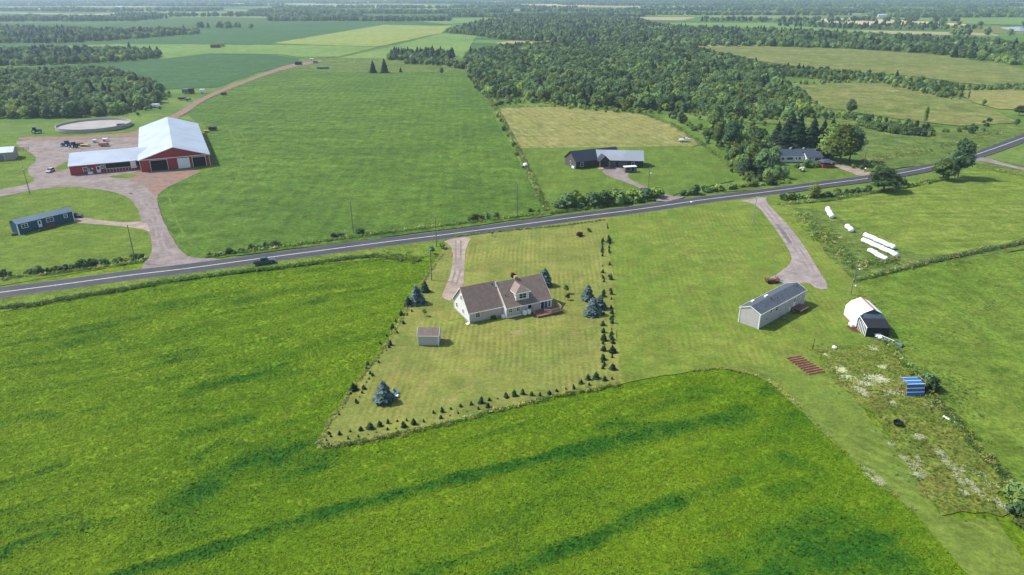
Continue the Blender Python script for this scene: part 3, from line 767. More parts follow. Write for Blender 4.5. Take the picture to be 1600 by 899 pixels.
for x, y, s, v, sd_ in ind:
    u_ = x / y
    side = {1: 'left end of the big wood' if u_ < .12 else ('big wood far behind the black house' if u_ < .24 else ('big wood where the straw field rounds off' if u_ < .34 else 'right tip of the big wood')),
            2: 'hedgerow wood between the two dry meadows', 7: 'wood behind the farmyard', 10: 'thicket left of the white house', 11: 'low hedgerow below the rough field', 12: 'scrub above the white house'}.get(sd_, 'distant wood')
    k = 'dark pointed spruce' if v > 5 else ('light green broadleaf tree' if v in (2, 3) else 'dark green broadleaf tree')
    tree_thing(x, y, s, v, '%s in the %s' % (k, side), 'tree', '%s trees, %s' % ('spruce' if v > 5 else ('light broadleaf' if v in (2, 3) else 'dark broadleaf'), side), kit=FTREE)
def fringe(px, w, n, lo=.22, hi=.5, seed=1):
    g = np.random.default_rng(seed); pts = [Vector(G(*p)) for p in px]
    for a, b in zip(pts[:-1], pts[1:]):
        for _ in range(max(1, int(n * (b - a).length / 10))):
            q = a.lerp(b, g.random()); rest.append((q.x + g.normal(0, w), q.y + g.normal(0, w) - w * .6, g.uniform(lo, hi), int(g.choice([2, 3, 3, 0, 5]))))
fringe([(765,152),(820,155),(900,168),(975,173),(1085,178),(1150,186),(1262,184)], 4, 5, seed=1)
fringe([(1225,112),(1300,112),(1400,122),(1500,138),(1600,138)], 4, 3, seed=2); fringe([(1240,131),(1300,129),(1375,129),(1450,146),(1500,157)], 3, 5, seed=3)
fringe([(1030,76),(1085,78),(1180,104),(1215,118)], 7, 3, seed=4); fringe([(735,105),(745,125),(765,155)], 3, 4, seed=5)
fringe([(180,182),(240,168),(254,152),(246,140),(200,124)], 5, 3, seed=6); fringe([(1105,208),(1130,222),(1150,260),(1168,280),(1212,288)], 2, 6, .2, .4, seed=7)
fringe([(1120,182),(1135,200),(1110,210)], 6, 6, .2, .45, seed=8); fringe([(1340,190),(1390,204),(1455,210)], 3, 5, .2, .38, seed=9); fringe([(775,160),(800,158),(830,158)], 7, 6, .15, .35, seed=10)
fringe([(1240,150),(1262,170),(1330,184)], 5, 5, .2, .5, seed=11); fringe([(1250,256),(1345,262),(1390,268)], 2, 3, .15, .3, seed=12)
scatter('woodland', 'forest', [(x, y, 0, s, R.uniform(0, 6.28), v) for x, y, s, v, *_ in rest], 'dense mixed woodland stretching behind the fields', 'woodland')

# far woods and tree lines out to the horizon (metres), belts of many sizes
farw = []
def belt(x0, x1, y, depth, spacing=17, seed=0, keep=.9, slope=0.0):
    g = np.random.default_rng(seed)
    X = np.arange(x0, x1, spacing); 
    for x in X:
        e = fnoise(np.array([x]), np.array([y + 0.]), 260, seed)[0]
        d = depth * (.25 + 1.5 * e) 
        yy = y + slope * (x - x0) + (e - .5) * depth
        for k in range(max(1, int(d / spacing))):
            if g.random() < keep: farw.append((x + g.uniform(-.5, .5) * spacing, yy + k * spacing + g.uniform(-.5, .5) * spacing, 0, g.uniform(.8, 1.25), g.uniform(0, 6.28), int(g.integers(0, 4)) if g.random() < .5 else int(g.integers(0, 3))))
gpx = lambda x, y: G(x, y)
for (xa, xb, yp, dep, keep) in [(420,700,33,120,.95),(700,1010,27,160,.95),(180,560,26,100,.6),(-40,200,34,140,.9),(300,420,44,40,.5),(-60,330,18,260,.9),(380,800,21,240,.9),(820,1330,18,300,.9),(1250,1660,20,420,.95),(1400,1660,28,160,.9),
                               (1010,1330,24,70,.6),(1100,1500,33.5,50,.4),(-80,420,10,300,.8),(430,900,13,260,.8),(880,1180,9,420,.9),(1180,1660,11,700,.95),(-80,500,5,500,.8),(500,900,6,300,.7),(900,1660,4,900,.9),(-80,1660,1.5,700,.75),(-80,1700,-2,900,.8),(1340,1600,41,30,.35),(1480,1640,55,60,.4),(1000,1200,52,60,.6)]:
    a = gpx(xa, yp); b = gpx(xb, yp)
    belt(a[0], b[0], a[1], dep, 15 if a[1] < 2500 else 24, abs(int(yp * 7 + xa)), keep)
farw = [q for q in farw if abs(q[0]) < q[1] * .82 + 30]
scatter('distant_woods', 'far_wood', farw, 'hazy belts of trees reaching to the horizon', 'woods')
print('woods', len(woods), len(farw))

# lone trees on the far fields
def lone(px, py, h, v, label, name=None, group=None):
    x, y = G(px, py); H0 = [10, 11, 9, 8, 11.5, 9.5, 12, 10, 13][v]
    return tree_thing(x, y, h / H0, v, label, 'tree', group, name)
lone(583, 114, 11, 6, 'left one of two tall dark spruces on the rough strip between fields')
lone(601, 114, 13, 8, 'right and taller one of two dark spruces on the rough strip between fields')
lone(626, 113, 4.5, 7, 'tiny spruce right of the two tall spruces')
lone(690, 117, 6.5, 4, 'round bushy tree at the back edge of the big green field')
lone(1380, 299, 9.0, 4, 'large dense round tree on the south road verge opposite the white house lane').scale = (1.7, 1.5, .76)
lone(1473, 281, 9, 0, 'left and lower of the big trees crowding the south side of the road').scale = (1.35, 1.25, .85)
lone(1496, 278, 15.5, 4, 'tallest tree on the south side of the road near the bend').scale = (1.5, 1.35, 1.36)
lone(1482, 280, 11, 1, 'middle tree of the clump on the south side of the road')
lone(1272, 308, 5, 3, 'small round tree standing on the verge at the end of a ditch').scale = (.75, .75, .6)
lone(1444, 196, 9, 1, 'slim tree leaning out of the hedgerow in the meadow').scale = (.45, .45, .95)
lone(1328, 178, 9, 0, 'rounded tree standing at the edge of the rough field')
lone(1512, 157, 6, 1, 'bare leaning tree at the corner of the rough field').scale = (.25, .25, .6)
lone(1537, 165, 4, 3, 'small round shrub tree by the dry field')
lone(1592, 180, 6, 4, 'dark tree cut by the right edge of the view').scale = (.9, .9, .5)
lone(1588, 197, 4, 0, 'low round tree beside the road at the far right')
for i, (px, py, h, v) in enumerate([(1243,243,19,8),(1264,245,18,6),(1224,241,16.5,7),(1280,246,17,8),(1233,233,17,6),(1294,238,16,8),(1211,238,14.5,6)]):
    lone(px, py, h, v, 'tall dark spruce behind the white house, number %s from the left' % ['three','five','two','six','four','seven','one'][i] if 0 else ['tallest dark spruce right behind the white house roof','dark spruce behind the right end of the white house','dark spruce above the left part of the white house','spruce just left of the round bright tree','dark spruce behind the front row by the white house','spruce behind the round bright tree','leftmost dark spruce by the white house'][i])
lone(1312, 256, 12, 0, 'bright green round tree right of the white house').scale = (2.0, 1.95, 1.7)
lone(1327, 252, 12, 4, 'dark rounded tree at the right end of the spruce group').scale = (1.5, 1.5, 1.35)
lone(1296, 250, 16, 0, 'dark green tree squeezed between the spruces and the bright tree')
for i, (px, py, h, v, lb) in enumerate([(1172,268,12,1,'loose grey green tree left of the pole by the white house'),(1191,274,11,0,'broad tree in front of the left end of the white house'),(1224,279,5,2,'light low tree in front of the white house windows'),(1212,281,6,0,'small tree on the lawn nearest the road'),(1115,200,13,0,'tall tree at the corner of the straw coloured field'),(1140,232,13,4,'dark tree at the edge of the dark house lawn'),(1120,228,9,1,'tree behind the boat at the lawn edge')]):
    lone(px, py, h, v, lb)

# ------------------------------------------------------------------ garden trees
def px_h(px, h_px):
    """metres for a height in image pixels standing at the bearing px"""
    u, y = G(*px); t = (CAM_H) / (SP + (px[1] - 449.5) / FOC * CP)
    return h_px * t / FOC / .92
BLUE = [conifer_mesh('blue_spruce_crown_%d' % i, 200 + i, 1, .82, M['needle_blue'], 17, 15, .03, .22, .62, .26) for i in range(3)]
DARKS = conifer_mesh('dark_spruce_crown', 210, 1, .75, M['needle_young'], 13, 11, .03, .2, .7, .32)
STEM = MB().tube([(0, 0, -.05), (0, 0, .3)], .02, 6).mesh('conifer_stem', M['bark'])
def conifer(px, hp, me, label, name, group=None, wf=1.0):
    x, y = G(*px); h = px_h(px, hp)
    t_ = thing(name, label, 'tree', (x, y, 0), R.uniform(0, 6.28), group); t_.scale = (h * wf * 1.08, h * wf * 1.08, h * .9)
    for part, m_ in (('crown', me), ('trunk', STEM)):
        o = bpy.data.objects.new(part, m_); COL.objects.link(o); o.parent = t_
    return t_
conifer((600, 627), 38, BLUE[0], 'big blue spruce beside the blue lawn chair', 'blue_spruce')
conifer((651, 474), 32, BLUE[1], 'blue spruce at the hedge left of the house', 'blue_spruce')
conifer((851, 446), 30, BLUE[2], 'blue spruce behind the right end of the house', 'blue_spruce')
conifer((918, 468), 26, BLUE[0], 'farthest of three blue spruces beside the sapling row', 'blue_spruce')
conifer((926, 491), 30, BLUE[1], 'nearest and widest of three blue spruces beside the sapling row', 'blue_spruce', wf=1.1)
conifer((937, 482), 24, BLUE[2], 'blue spruce half hidden behind the widest one by the sapling row', 'blue_spruce')
conifer((664, 456), 20, DARKS, 'dark green spruce behind the blue spruce left of the house', 'spruce_tree')
conifer((638, 478), 17, DARKS, 'small dark spruce in front of the blue spruce at the hedge', 'spruce_tree')
def small_tree(px, hp, wp, mat, label, name='small_tree'):
    x, y = G(*px); h = px_h(px, hp); w = px_h(px, wp)
    t_ = thing(name, label, 'tree', (x, y, 0), 0)
    m = crown_mesh(name + '_crown', int(px[0]), h, w, h * .3, 5, 150, w * .16, mat)
    for part, m_ in (('crown', m), ('trunk', trunk_mesh('young_trunk', int(px[0]), h * .6, .06, M['bark'], 2))):
        o = bpy.data.objects.new(part, m_); COL.objects.link(o); o.parent = t_
small_tree((803, 441), 13, 12, M['leaf_red'], 'dark red tree showing over the roof ridge of the house', 'red_maple')
small_tree((884, 459), 14, 9, M['leaf_dark'], 'thin dark tree on the lawn right of the house')
small_tree((887, 469), 9, 8, M['leaf_red'], 'small reddish tree just in front of the thin dark tree')
small_tree((663.5, 494), 12, 8, M['leaf'], 'small loose tree on the lawn left of the garage')
small_tree((675, 397), 12, 10, M['leaf'], 'scrubby tree at the top of the hedge by the road')
small_tree((690, 388), 8, 12, M['leaf_light'], 'light green shrub at the foot of the roadside pole')

SAP = [conifer_mesh('young_spruce_crown_%d' % i, 220 + i, 1, 1.0, M['needle_young'], 8, 8, .02, .02, .6, .42) for i in range(4)]
def saplings(lst, ox, oy, sc, label, group, extra=0):
    ys_ = sorted(lst, key=lambda q: q[1])
    for _ in range(extra):
        i_ = R.randrange(len(ys_) - 1); a_, b_ = ys_[i_], ys_[i_ + 1]; u_ = R.random()
        lst = lst + [(a_[0] + (b_[0] - a_[0]) * u_ + R.uniform(-4, 4), a_[1] + (b_[1] - a_[1]) * u_, R.uniform(9, 22))]
    for (x, y, s) in lst:
        px = (ox + x / sc, oy + (y + s * .45) / sc); hp = s / sc * 1.0
        cx, cy = G(*px); h = px_h(px, hp)
        t_ = thing('young_spruce', label, 'sapling', (cx, cy, 0), R.uniform(0, 6.28), group); w = h * R.uniform(.65, 1.15); t_.scale = (w, w * R.uniform(.8, 1.2), h * R.uniform(.85, 1.15)); t_.rotation_euler = (R.uniform(-.12, .12), R.uniform(-.12, .12), R.uniform(0, 6.28))
        o = bpy.data.objects.new('crown', R.choice(SAP)); COL.objects.link(o); o.parent = t_
        o = bpy.data.objects.new('trunk', STEM); COL.objects.link(o); o.parent = t_
saplings([(575,35,30),(610,45,15),(588,90,25),(520,115,35),(550,150,20),(485,170,15),(445,215,20),(505,215,40),(483,262,12),(437,332,18),(370,345,25),(360,370,18),(385,395,30),(400,412,20),(333,418,10),(378,435,12),(285,485,48),(345,485,30),(335,518,18),(300,570,25),(232,587,12),(215,612,12),(185,628,12),(195,652,14),(265,525,14),(362,455,12),(320,545,10),(540,80,22),(500,238,22),(352,492,24),(305,582,16),(640,20,18)], 480, 480, 3.909, 'small dark spruce sapling in the planting along the left hedge', 'spruce saplings along the left hedge')
saplings([(132,765,20),(145,785,16),(117,808,16),(125,832,16),(198,765,32),(262,752,22),(250,797,22),(312,785,16),(326,738,33),(384,720,45),(443,710,36),(492,695,32),(490,740,22),(550,692,16),(590,715,38),(608,683,24),(652,695,45),(712,692,22),(772,637,24),(816,668,28),(825,625,36),(878,617,16),(922,642,20),(937,598,24),(1002,585,28),(1045,615,20),(1060,568,40),(1103,598,30),(1113,560,24),(1163,556,12),(1216,543,26),(872,660,12),(976,636,10),(372,775,12),(424,762,12),(543,738,12)], 480, 480, 3.909, 'small dark spruce sapling in the row above the bottom grass bank', 'spruce saplings along the bottom bank')
saplings([(33,890,22),(77,880,34),(118,872,34),(162,882,26),(204,886,22),(252,876,26),(288,866,18),(335,857,14),(375,848,28),(410,822,26),(452,834,20),(445,800,30),(486,792,34),(530,805,28),(567,805,16)], 780, 340, 3.2125, 'small dark spruce sapling in the row above the bottom grass bank', 'spruce saplings along the bottom bank')
saplings([(519,110,24),(518,155,16),(518,130,14),(518,172,10),(518,240,9),(518,268,20),(525,315,18),(520,300,12),(523,385,28),(526,365,16),(530,440,22),(523,480,16),(519,530,28),(522,565,26),(525,600,36),(520,625,22),(523,655,30),(522,700,30),(520,750,20),(528,728,24),(517,720,18)], 780, 340, 3.2125, 'dark spruce sapling in the left row of the double planting', 'spruce saplings in the left row of the double planting', 18)
saplings([(551,112,28),(548,95,14),(556,128,14),(553,172,12),(553,233,14),(560,298,30),(552,290,16),(563,372,30),(558,360,16),(563,405,14),(565,470,26),(562,450,18),(566,515,32),(572,490,18),(560,500,22),(563,558,12),(566,600,30),(570,622,22),(560,590,18),(568,660,38),(567,695,18),(569,745,38),(545,50,12)], 780, 340, 3.2125, 'dark spruce sapling in the right row of the double planting', 'spruce saplings in the right row of the double planting', 20)

# ------------------------------------------------------------------ bushes, ditches, hedges
def bushes(pxl, size, n, label, group, spread=.8, seed=0, name='roadside_bush'):
    """n bushes spread along the line of bearings"""
    rr = random.Random(seed); pts = [Vector(G(*p)) for p in pxl]
    seg = [(a, b, (b - a).length) for a, b in zip(pts[:-1], pts[1:])]; tot = sum(s_[2] for s_ in seg)
    for i in range(n):
        d = tot * (i + rr.uniform(.2, .8)) / n
        for a, b, l in seg:
            if d <= l: break
            d -= l
        q = a + (b - a) * min(1, d / max(l, .01))
        o = bpy.data.objects.new(name, BUSH[rr.randrange(4)]); COL.objects.link(o)
        o.location = (q.x + rr.uniform(-spread, spread), q.y + rr.uniform(-spread, spread), -.15)
        s = size * rr.uniform(.65, 1.25) / 2.2; o.scale = (s * rr.uniform(.9, 1.3), s * rr.uniform(.9, 1.2), s * rr.uniform(.8, 1.1)); o.rotation_euler = (0, 0, rr.uniform(0, 6.28))
        tag(o, label, 'bush', group)
bushes([(876,326),(920,322),(970,316),(1022,308)], 4.4, 24, 'dense roadside bush in the thick hedge before the dark house', 'hedge bushes before the dark house', 1.4, 1)
bushes([(1064,305),(1120,297),(1180,290),(1230,286)], 2.6, 22, 'low bush in the hedge right of the dark house drive', 'hedge bushes right of the dark house drive', .9, 2)
bushes([(326,400),(360,396),(400,388),(440,383)], 1.4, 26, 'scrubby bush between the clover field and the road', 'scrub between the clover field and the road', .6, 3)
bushes([(515,370),(540,369)], 1.6, 4, 'small bush on the north verge left of the pole', 'small bushes left of the pole', .5, 4)
bushes([(556,367),(580,364)], 1.7, 3, 'small bush on the north verge right of the pole', 'small bushes right of the pole', .4, 5)
bushes([(727,345),(745,343),(770,341),(785,340)], 1.9, 6, 'round bush on the north verge opposite the house drive', 'bushes opposite the house drive', .5, 6)
bushes([(5,432),(20,430)], 2.0, 3, 'dark bush at the left end of the roadside hedge', 'bushes at the left end of the roadside hedge', .5, 7)
bushes([(40,428),(90,424),(130,417),(180,410),(225,404)], 1.6, 36, 'low bush in the roadside hedge below the blue home', 'roadside hedge below the blue home', .5, 8)
bushes([(1222,312),(1260,308),(1300,306),(1340,300),(1362,297)], 2.0, 22, 'low bush along the ditch by the big round tree', 'ditch bushes by the big round tree', .7, 9)
bushes([(1395,294),(1430,288),(1450,284)], 2.2, 8, 'low bush between the round tree and the road clump', 'bushes between the round tree and the road clump', .7, 10)
bushes([(1358,260),(1375,265),(1388,268)], 3.2, 8, 'bush at the roadside right of the white house lane', 'bushes right of the white house lane', 1, 11)
bushes([(1206,283),(1200,286)], 2.6, 2, 'dark bush at the foot of the pole left of the white house', 'bushes at the pole left of the white house', .4, 12)
bushes([(1262,259),(1283,262),(1240,262)], 2.4, 4, 'garden bush before the white house', 'garden bushes before the white house', .5, 13, 'garden_bush')
bushes([(1590,772),(1600,790),(1596,830)], 3.0, 4, 'dark bush at the lower right corner of the view', 'bushes at the lower right corner', .8, 14)
bushes([(1442,600),(1455,610)], 2.2, 4, 'dense green bush behind the blue frame', 'bushes behind the blue frame', .5, 15)
bushes([(748,122),(765,158),(780,185),(800,225),(820,268)], 1.8, 16, 'low bush on the boundary line left of the straw coloured field', 'boundary bushes left of the straw coloured field', .6, 16, 'boundary_bush')
bushes([(1040,180),(1070,190),(1095,205),(1110,225)], 3.0, 14, 'bush in the rough strip behind the boat', 'bushes behind the boat', 3, 17, 'boundary_bush')
bushes([(775,166),(800,158),(830,160)], 3.0, 8, 'bush in the clearing left of the wood', 'bushes in the clearing left of the wood', 3, 18, 'boundary_bush')
bushes([(1345,196),(1380,206),(1420,211),(1455,214)], 4.2, 26, 'meadow bush below the slim leaning tree', 'meadow bushes below the slim leaning tree', 2, 19, 'meadow_bush')
bushes([(1470,208),(1510,206),(1530,200),(1560,190)], 2.4, 8, 'meadow bush toward the road bend', 'meadow bushes toward the road bend', 4, 20, 'meadow_bush')
bushes([(1205,182),(1170,210),(1180,230)], 3.2, 8, 'bush in the thicket left of the spruces', 'thicket bushes left of the spruces', 3, 21, 'thicket_bush')
bushes([(1510,196),(1510,210),(1555,200)], 2.6, 3, 'single dark bush by the bend of the road', 'bushes by the bend of the road', 2, 22)
bushes([(820,330),(848,330)], 1.2, 3, 'low shrub where the boundary meets the road', 'shrubs where the boundary meets the road', .5, 23)
o = bpy.data.objects.new('flowering_shrub', crown_mesh('hydrangea', 301, 1.8, 2.6, 0, 6, 260, .35, M['flower'])); COL.objects.link(o); o.location = (*G(1253, 268), 0)
tag(o, 'round shrub full of white blossom before the white house', 'shrub')
o = bpy.data.objects.new('red_shrub', crown_mesh('red_bush', 302, 1.2, 2.8, 0, 5, 200, .3, M['leaf_red'])); COL.objects.link(o); o.location = (*G(905, 369), 0)
tag(o, 'low dark red shrub on the lawn just below the road', 'shrub')
o = bpy.data.objects.new('green_shrub', BUSH[3]); COL.objects.link(o); o.location = (*G(920, 362), 0); o.scale = (.6, .6, .7)
tag(o, 'small green shrub right of the low dark red shrub', 'shrub')
o = bpy.data.objects.new('garage_shrub', BUSH[2]); COL.objects.link(o); o.location = (*G(771, 499.5), 0); o.scale = (.42, .32, .4)
tag(o, 'dark clipped shrub against the garage wall', 'shrub')

def strip_pts(pxl, w, dens, scl=(.6, 1.2), var=(0, 1, 4), seed=0, off=0.0, world=False):
    g = np.random.default_rng(seed); out = []
    pts = [Vector(p) if world else Vector(G(*p)) for p in pxl]
    for a, b in zip(pts[:-1], pts[1:]):
        l = (b - a).length; d = (b - a) / max(l, .01); nv = Vector((-d.y, d.x)); n = int(l * w * 2 * dens)
        for _ in range(n):
            u = g.random() * l; v = g.normal(0, .45) * w + off
            q = a + d * u + nv * v
            out.append((q.x, q.y, 0, g.uniform(*scl), g.uniform(0, 6.28), int(g.choice(var))))
    return out
W = []
W += strip_pts([(0,482),(60,476),(110,466),(180,455),(260,441),(330,431),(400,423),(470,415),(540,405),(590,400)], .9, 5, (.7, 1.5), (1, 4, 4, 4), 1)
W += strip_pts([(590,400),(640,404),(655,408)], 3, 2, (.7, 1.3), (0, 1, 4), 2)
W += strip_pts([(495,697),(520,651),(560,596),(600,544),(640,477),(660,442),(690,398)], .45, 5, (.4, .8), (2, 3), 3)
W += strip_pts([(495,700),(560,692),(640,675),(700,662),(780,641),(840,626),(900,614),(970,601)], .7, 6, (.45, .9), (0, 1, 4, 4, 3), 4)
W += strip_pts([(1080,580),(1130,575),(1180,586),(1212,602),(1245,632)], .45, 6, (.35, .7), (2, 3), 5)
W += strip_pts([(1245,632),(1282,670),(1352,736),(1432,801)], .3, 3, (.4, .7), (2, 3), 6)
W += strip_pts([(1384,530),(1400,548),(1424,580),(1445,610),(1483,650),(1530,700),(1566,742),(1600,800)], 1.2, 4, (.5, 1.2), (0, 1, 1, 4, 4, 3), 7)
W += strip_pts([(1335,438),(1400,423),(1450,411),(1540,391),(1640,372)], .9, 5, (.7, 1.6), (0, 1, 1, 4, 4, 3), 8)
W += strip_pts([(1250,335),(1280,365),(1310,390),(1335,420),(1400,405)], 4.5, .8, (.7, 1.6), (0, 1, 1, 4, 4, 3), 9)
W += strip_pts([(740,120),(765,155),(790,195),(820,255),(835,285),(855,330)], 1.2, 2.5, (.8, 1.6), (0, 1, 1, 4, 4, 3), 10)
W += strip_pts([(320,402),(440,386),(560,370),(700,352),(850,334)], 1.0, 3, (.6, 1.3), (0, 1, 1, 4, 4, 3), 11)
W += strip_pts([(0,437),(100,426),(200,412),(230,406)], 1.0, 3, (.6, 1.3), (0, 1, 4, 4, 3), 12)
W += strip_pts([(860,334),(930,324),(1020,312)], 1.6, 2, (.7, 1.4), (0, 1, 4), 13)
W += strip_pts([(712,370),(800,360),(880,353),(945,344)], .5, 6, (.5, .9), (0, 1, 4), 14)
W += strip_pts([(1215,320),(1300,312),(1420,292),(1480,278)], 1.2, 2.5, (.6, 1.3), (0, 1, 1, 4, 4, 3), 15)
W += strip_pts([(1525,262),(1600,276)], 1.5, 1.5, (.6, 1.2), (0, 1, 1, 4, 4, 3), 16)
W += strip_pts([(782,168),(900,166),(1000,177),(1050,194),(1098,226),(1165,277)], 2.5, .5, (.8, 1.8), (0, 1, 4), 17)
W += strip_pts([(1340,255),(1420,240),(1500,225),(1560,205)], 6, .15, (.8, 1.6), (0, 1, 1, 4, 4, 3), 18)
scatter('tall_weeds', 'weed', W, 'tall rough weeds and grass along ditches and banks', 'weeds')

# hay tufts over the foreground field
LOT = [G(*p) for p in [(492,700),(518,651),(558,597),(598,545),(640,474),(690,395),(707,366),(948,336),(1150,310),(1345,470),(1600,800),(1700,930),(1860,1150),(1700,1150),(1543,930),(1432,803),(1352,738),(1281,672),(1211,604),(1180,587),(1130,575),(1080,581),(975,601),(900,614),(830,628),(700,662),(560,694)]]
NROAD = [(p_.x, p_.y) for p_ in RC]
g = np.random.default_rng(9)
NT_ = 430000
Y = 40 + (186 - 40) * g.random(NT_) ** 1.1
X = (g.random(NT_) * 2 - 1) * (Y * .80 + 16)
k = (X < 60) & (Y < 186) & ~inside(X, Y, LOT)
X = X[k]; Y = Y[k]
k = Y < np.interp(X, [q[0] for q in NROAD], [q[1] for q in NROAD]) - 10
X = X[k]; Y = Y[k]
lu = lush_at(X, Y)
k = g.random(X.size) < (.42 + .6 * lu); X = X[k]; Y = Y[k]; lu = lu[k]
sc_ = (.6 + .7 * lu) * (.7 + .7 * g.random(X.size) ** 1.5)
Zt = np.full(X.size, -.1) + lu * .08
scatter('hay_grass', 'hay', np.stack([X, Y, Zt, sc_, g.uniform(0, 6.28, X.size), g.integers(0, 5, X.size)], 1), 'knee high clover and grass of the foreground hay field', 'grass', attr=lu)
print('hay', X.size)
# coarser tufts on the pasture, weedy plot
g = np.random.default_rng(12)
PAST = [G(*p) for p in [(1345,440),(1450,414),(1640,390),(1660,800),(1620,820),(1566,742),(1483,650),(1424,580),(1384,530),(1350,470)]]
X = g.uniform(60, 190, 60000); Y = g.uniform(78, 190, 60000); k = inside(X, Y, PAST); X = X[k]; Y = Y[k]
n_ = fnoise(X, Y, 9, 61); k = g.random(X.size) < np.clip((n_ - .6) * 3, .01, .6); X = X[k]; Y = Y[k]
pp = [(x, y, 0, g.uniform(.3, .6), g.uniform(0, 6.28), int(g.choice([1, 4, 0]))) for x, y in zip(X, Y)]
WEED = [G(*p) for p in [(1258,545),(1300,543),(1380,532),(1420,580),(1480,650),(1560,744),(1566,806),(1470,802),(1400,698),(1337,620),(1287,580)]]
X = g.uniform(52, 87, 8000); Y = g.uniform(76, 138, 8000); jx = g.normal(0, 1.3, X.size); jy = g.normal(0, 1.3, X.size); k = inside(X + jx, Y + jy, WEED); X = X[k]; Y = Y[k]
pp += [(x, y, 0, g.uniform(.2, .5), g.uniform(0, 6.28), int(g.choice([1, 4, 4, 0]))) for x, y in zip(X, Y)]
scatter('pasture_tufts', 'weed', pp, 'ungrazed tufts in the pasture and the weedy plot', 'grass tufts')
fl = []
for (px, py, rx, ry, n) in [(1316,579,9,5,70),(1325,590,10,4,60),(1368,592,18,6,150),(1352,600,12,4,80),(1378,594,12,4,80),(1395,614,14,4,60),(1350,615,7,4,40),(1340,607,6,4,30),(1380,574,7,3,25),(1393,628,5,4,20),(1348,612,8,5,40),(1438,684,7,3,40),(1430,730,8,7,40),(1434,743,8,3,35),(1411,715,4,2,14),(1434,716,4,3,16),(1470,708,6,5,25),(1476,720,6,6,30),(1498,735,6,4,30),(1500,750,5,6,35),(1516,756,4,5,35),(1506,770,6,3,25),(1530,770,8,8,25),(1566,790,5,8,40),(1360,738,8,5,25),(1370,750,7,4,45),(1378,755,4,3,25),(1290,555,3,2,8),(1366,545,10,4,20),(1540,750,10,10,20),(1390,695,4,3,8),(1455,633,10,5,12),(1393,693,4,3,8)]:
    x, y = G(px, py); sx = rx / 8.5; sy = ry / 4.0
    for _ in range(int(n * 2.0)): fl.append((x + R.gauss(0, .55) * sx, y + R.gauss(0, .55) * sy, .05, R.uniform(.35, .9), R.uniform(0, 6.28), R.randrange(3)))
scatter('white_wildflowers', 'flower', fl, 'patches of white wildflowers in the weedy plot', 'wildflowers')

# ------------------------------------------------------------------ building kit
def siding(name, c, step=.12, vert=False, var=.05):
    t = NT(name); p = t.n('TexCoord').outputs['Object']; sx = t.n('SeparateXYZ'); t.set(sx.inputs[0], p)
    co = t.math('ADD', sx.outputs[0], sx.outputs[1]) if vert else sx.outputs[2]
    w = t.math('FRACT', t.math('MULTIPLY', co, 1 / step))
    col = t.bright(alb(c), t.ramp(t.noise(p, .8, 4), .25, .75, 1 - var, 1 + var))
    b = t.n('Bump'); t.set(b.inputs['Height'], w); b.inputs['Distance'].default_value = .02; b.inputs['Strength'].default_value = .6
    t.set(t.bsdf.inputs['Normal'], b.outputs[0])
    return t.done(col, .6, .3)
def shingles(name, c, c2, var=.12):
    t = NT(name); p = t.n('TexCoord').outputs['Object']
    col = t.mix(t.ramp(t.noise(p, 1.1, 4, .65), .35, .65), alb(c), alb(c2))
    q = t.scalev(p, 1, 5, 5); col = t.bright(col, t.ramp(t.noise(q, 1.6, 3, .7), .25, .75, 1 - var, 1 + var))
    return t.done(col, .9, .15)
def ribbed(name, c, step=.9, rough=.35, metal=.35, axis=0, amt=.06):
    t = NT(name); p = t.n('TexCoord').outputs['Object']; sx = t.n('SeparateXYZ'); t.set(sx.inputs[0], p)
    w = t.math('FRACT', t.math('MULTIPLY', sx.outputs[axis], 1 / step))
    seam = t.ramp(w, 0, .08, 1 - amt * 2, 1)
    col = t.bright(t.mix(t.ramp(t.noise(p, .12, 4, .6), .35, .65), alb(c), alb(tuple(x * .93 for x in c))), seam)
    b = t.n('Bump'); t.set(b.inputs['Height'], seam); b.inputs['Distance'].default_value = .05; b.inputs['Strength'].default_value = .5
    t.set(t.bsdf.inputs['Normal'], b.outputs[0])
    return t.done(col, rough, .4, metal)
M['trim'] = plain('white_trim', (238,238,236), .5, .3, var=.03, k=.95)
M['siding'] = siding('shaded_siding', (226,213,203))  # darker copy of the house siding: shade of the front walls in the colour
M['siding_w'] = siding('white_siding', (255,254,252))
M['siding_lg'] = siding('light_grey_siding', (214,208,208))
M['siding_blue'] = siding('blue_siding', (32,90,124))
M['siding_black'] = siding('black_siding', (54,54,62), .25, True)
M['siding_gable'] = siding('dark_grey_gable_siding', (104,98,98), .25, True)
M['red_metal'] = ribbed('red_steel_cladding', (192,38,48), .6, .5, 0.0, 0, .08)
M['roof_brown'] = shingles('brown_shingles', (156,138,128), (142,125,117))
M['roof_dormer'] = shingles('light_brown_shingles', (172,154,140), (162,144,132))
M['roof_grey'] = shingles('grey_shingles', (104,112,122), (90,98,110))
M['roof_metal'] = ribbed('pale_blue_steel_roof', (205,218,232), 1.0, .45, .25, 1, .035)
M['roof_metal2'] = ribbed('light_grey_steel_roof', (196,204,214), .6, .45, .25, 0, .05)
M['roof_bluegrey'] = ribbed('blue_grey_steel_roof', (124,148,162), .5, .5, .2, 0, .05)
M['roof_black'] = ribbed('dark_blue_steel_roof', (58,68,82), .5, .45, .2, 0, .06)
M['roof_slate'] = shingles('dark_slate_shingles', (92,104,122), (80,90,108))
M['glass'] = plain('window_glass', (18,22,28), .2, .25, var=.05)
M['glass_b'] = plain('blue_window_glass', (70,100,140), .1, .6, var=.1)
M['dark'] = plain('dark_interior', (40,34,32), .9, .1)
M['wood'] = plain('deck_wood', (150,112,98), .8, .2, var=.15, scale=3)
M['wood_pink'] = plain('weathered_railing_wood', (206,176,162), .8, .2, var=.1, scale=3)
M['wood_brown'] = plain('brown_wood', (116,84,66), .85, .15, var=.25, scale=2)
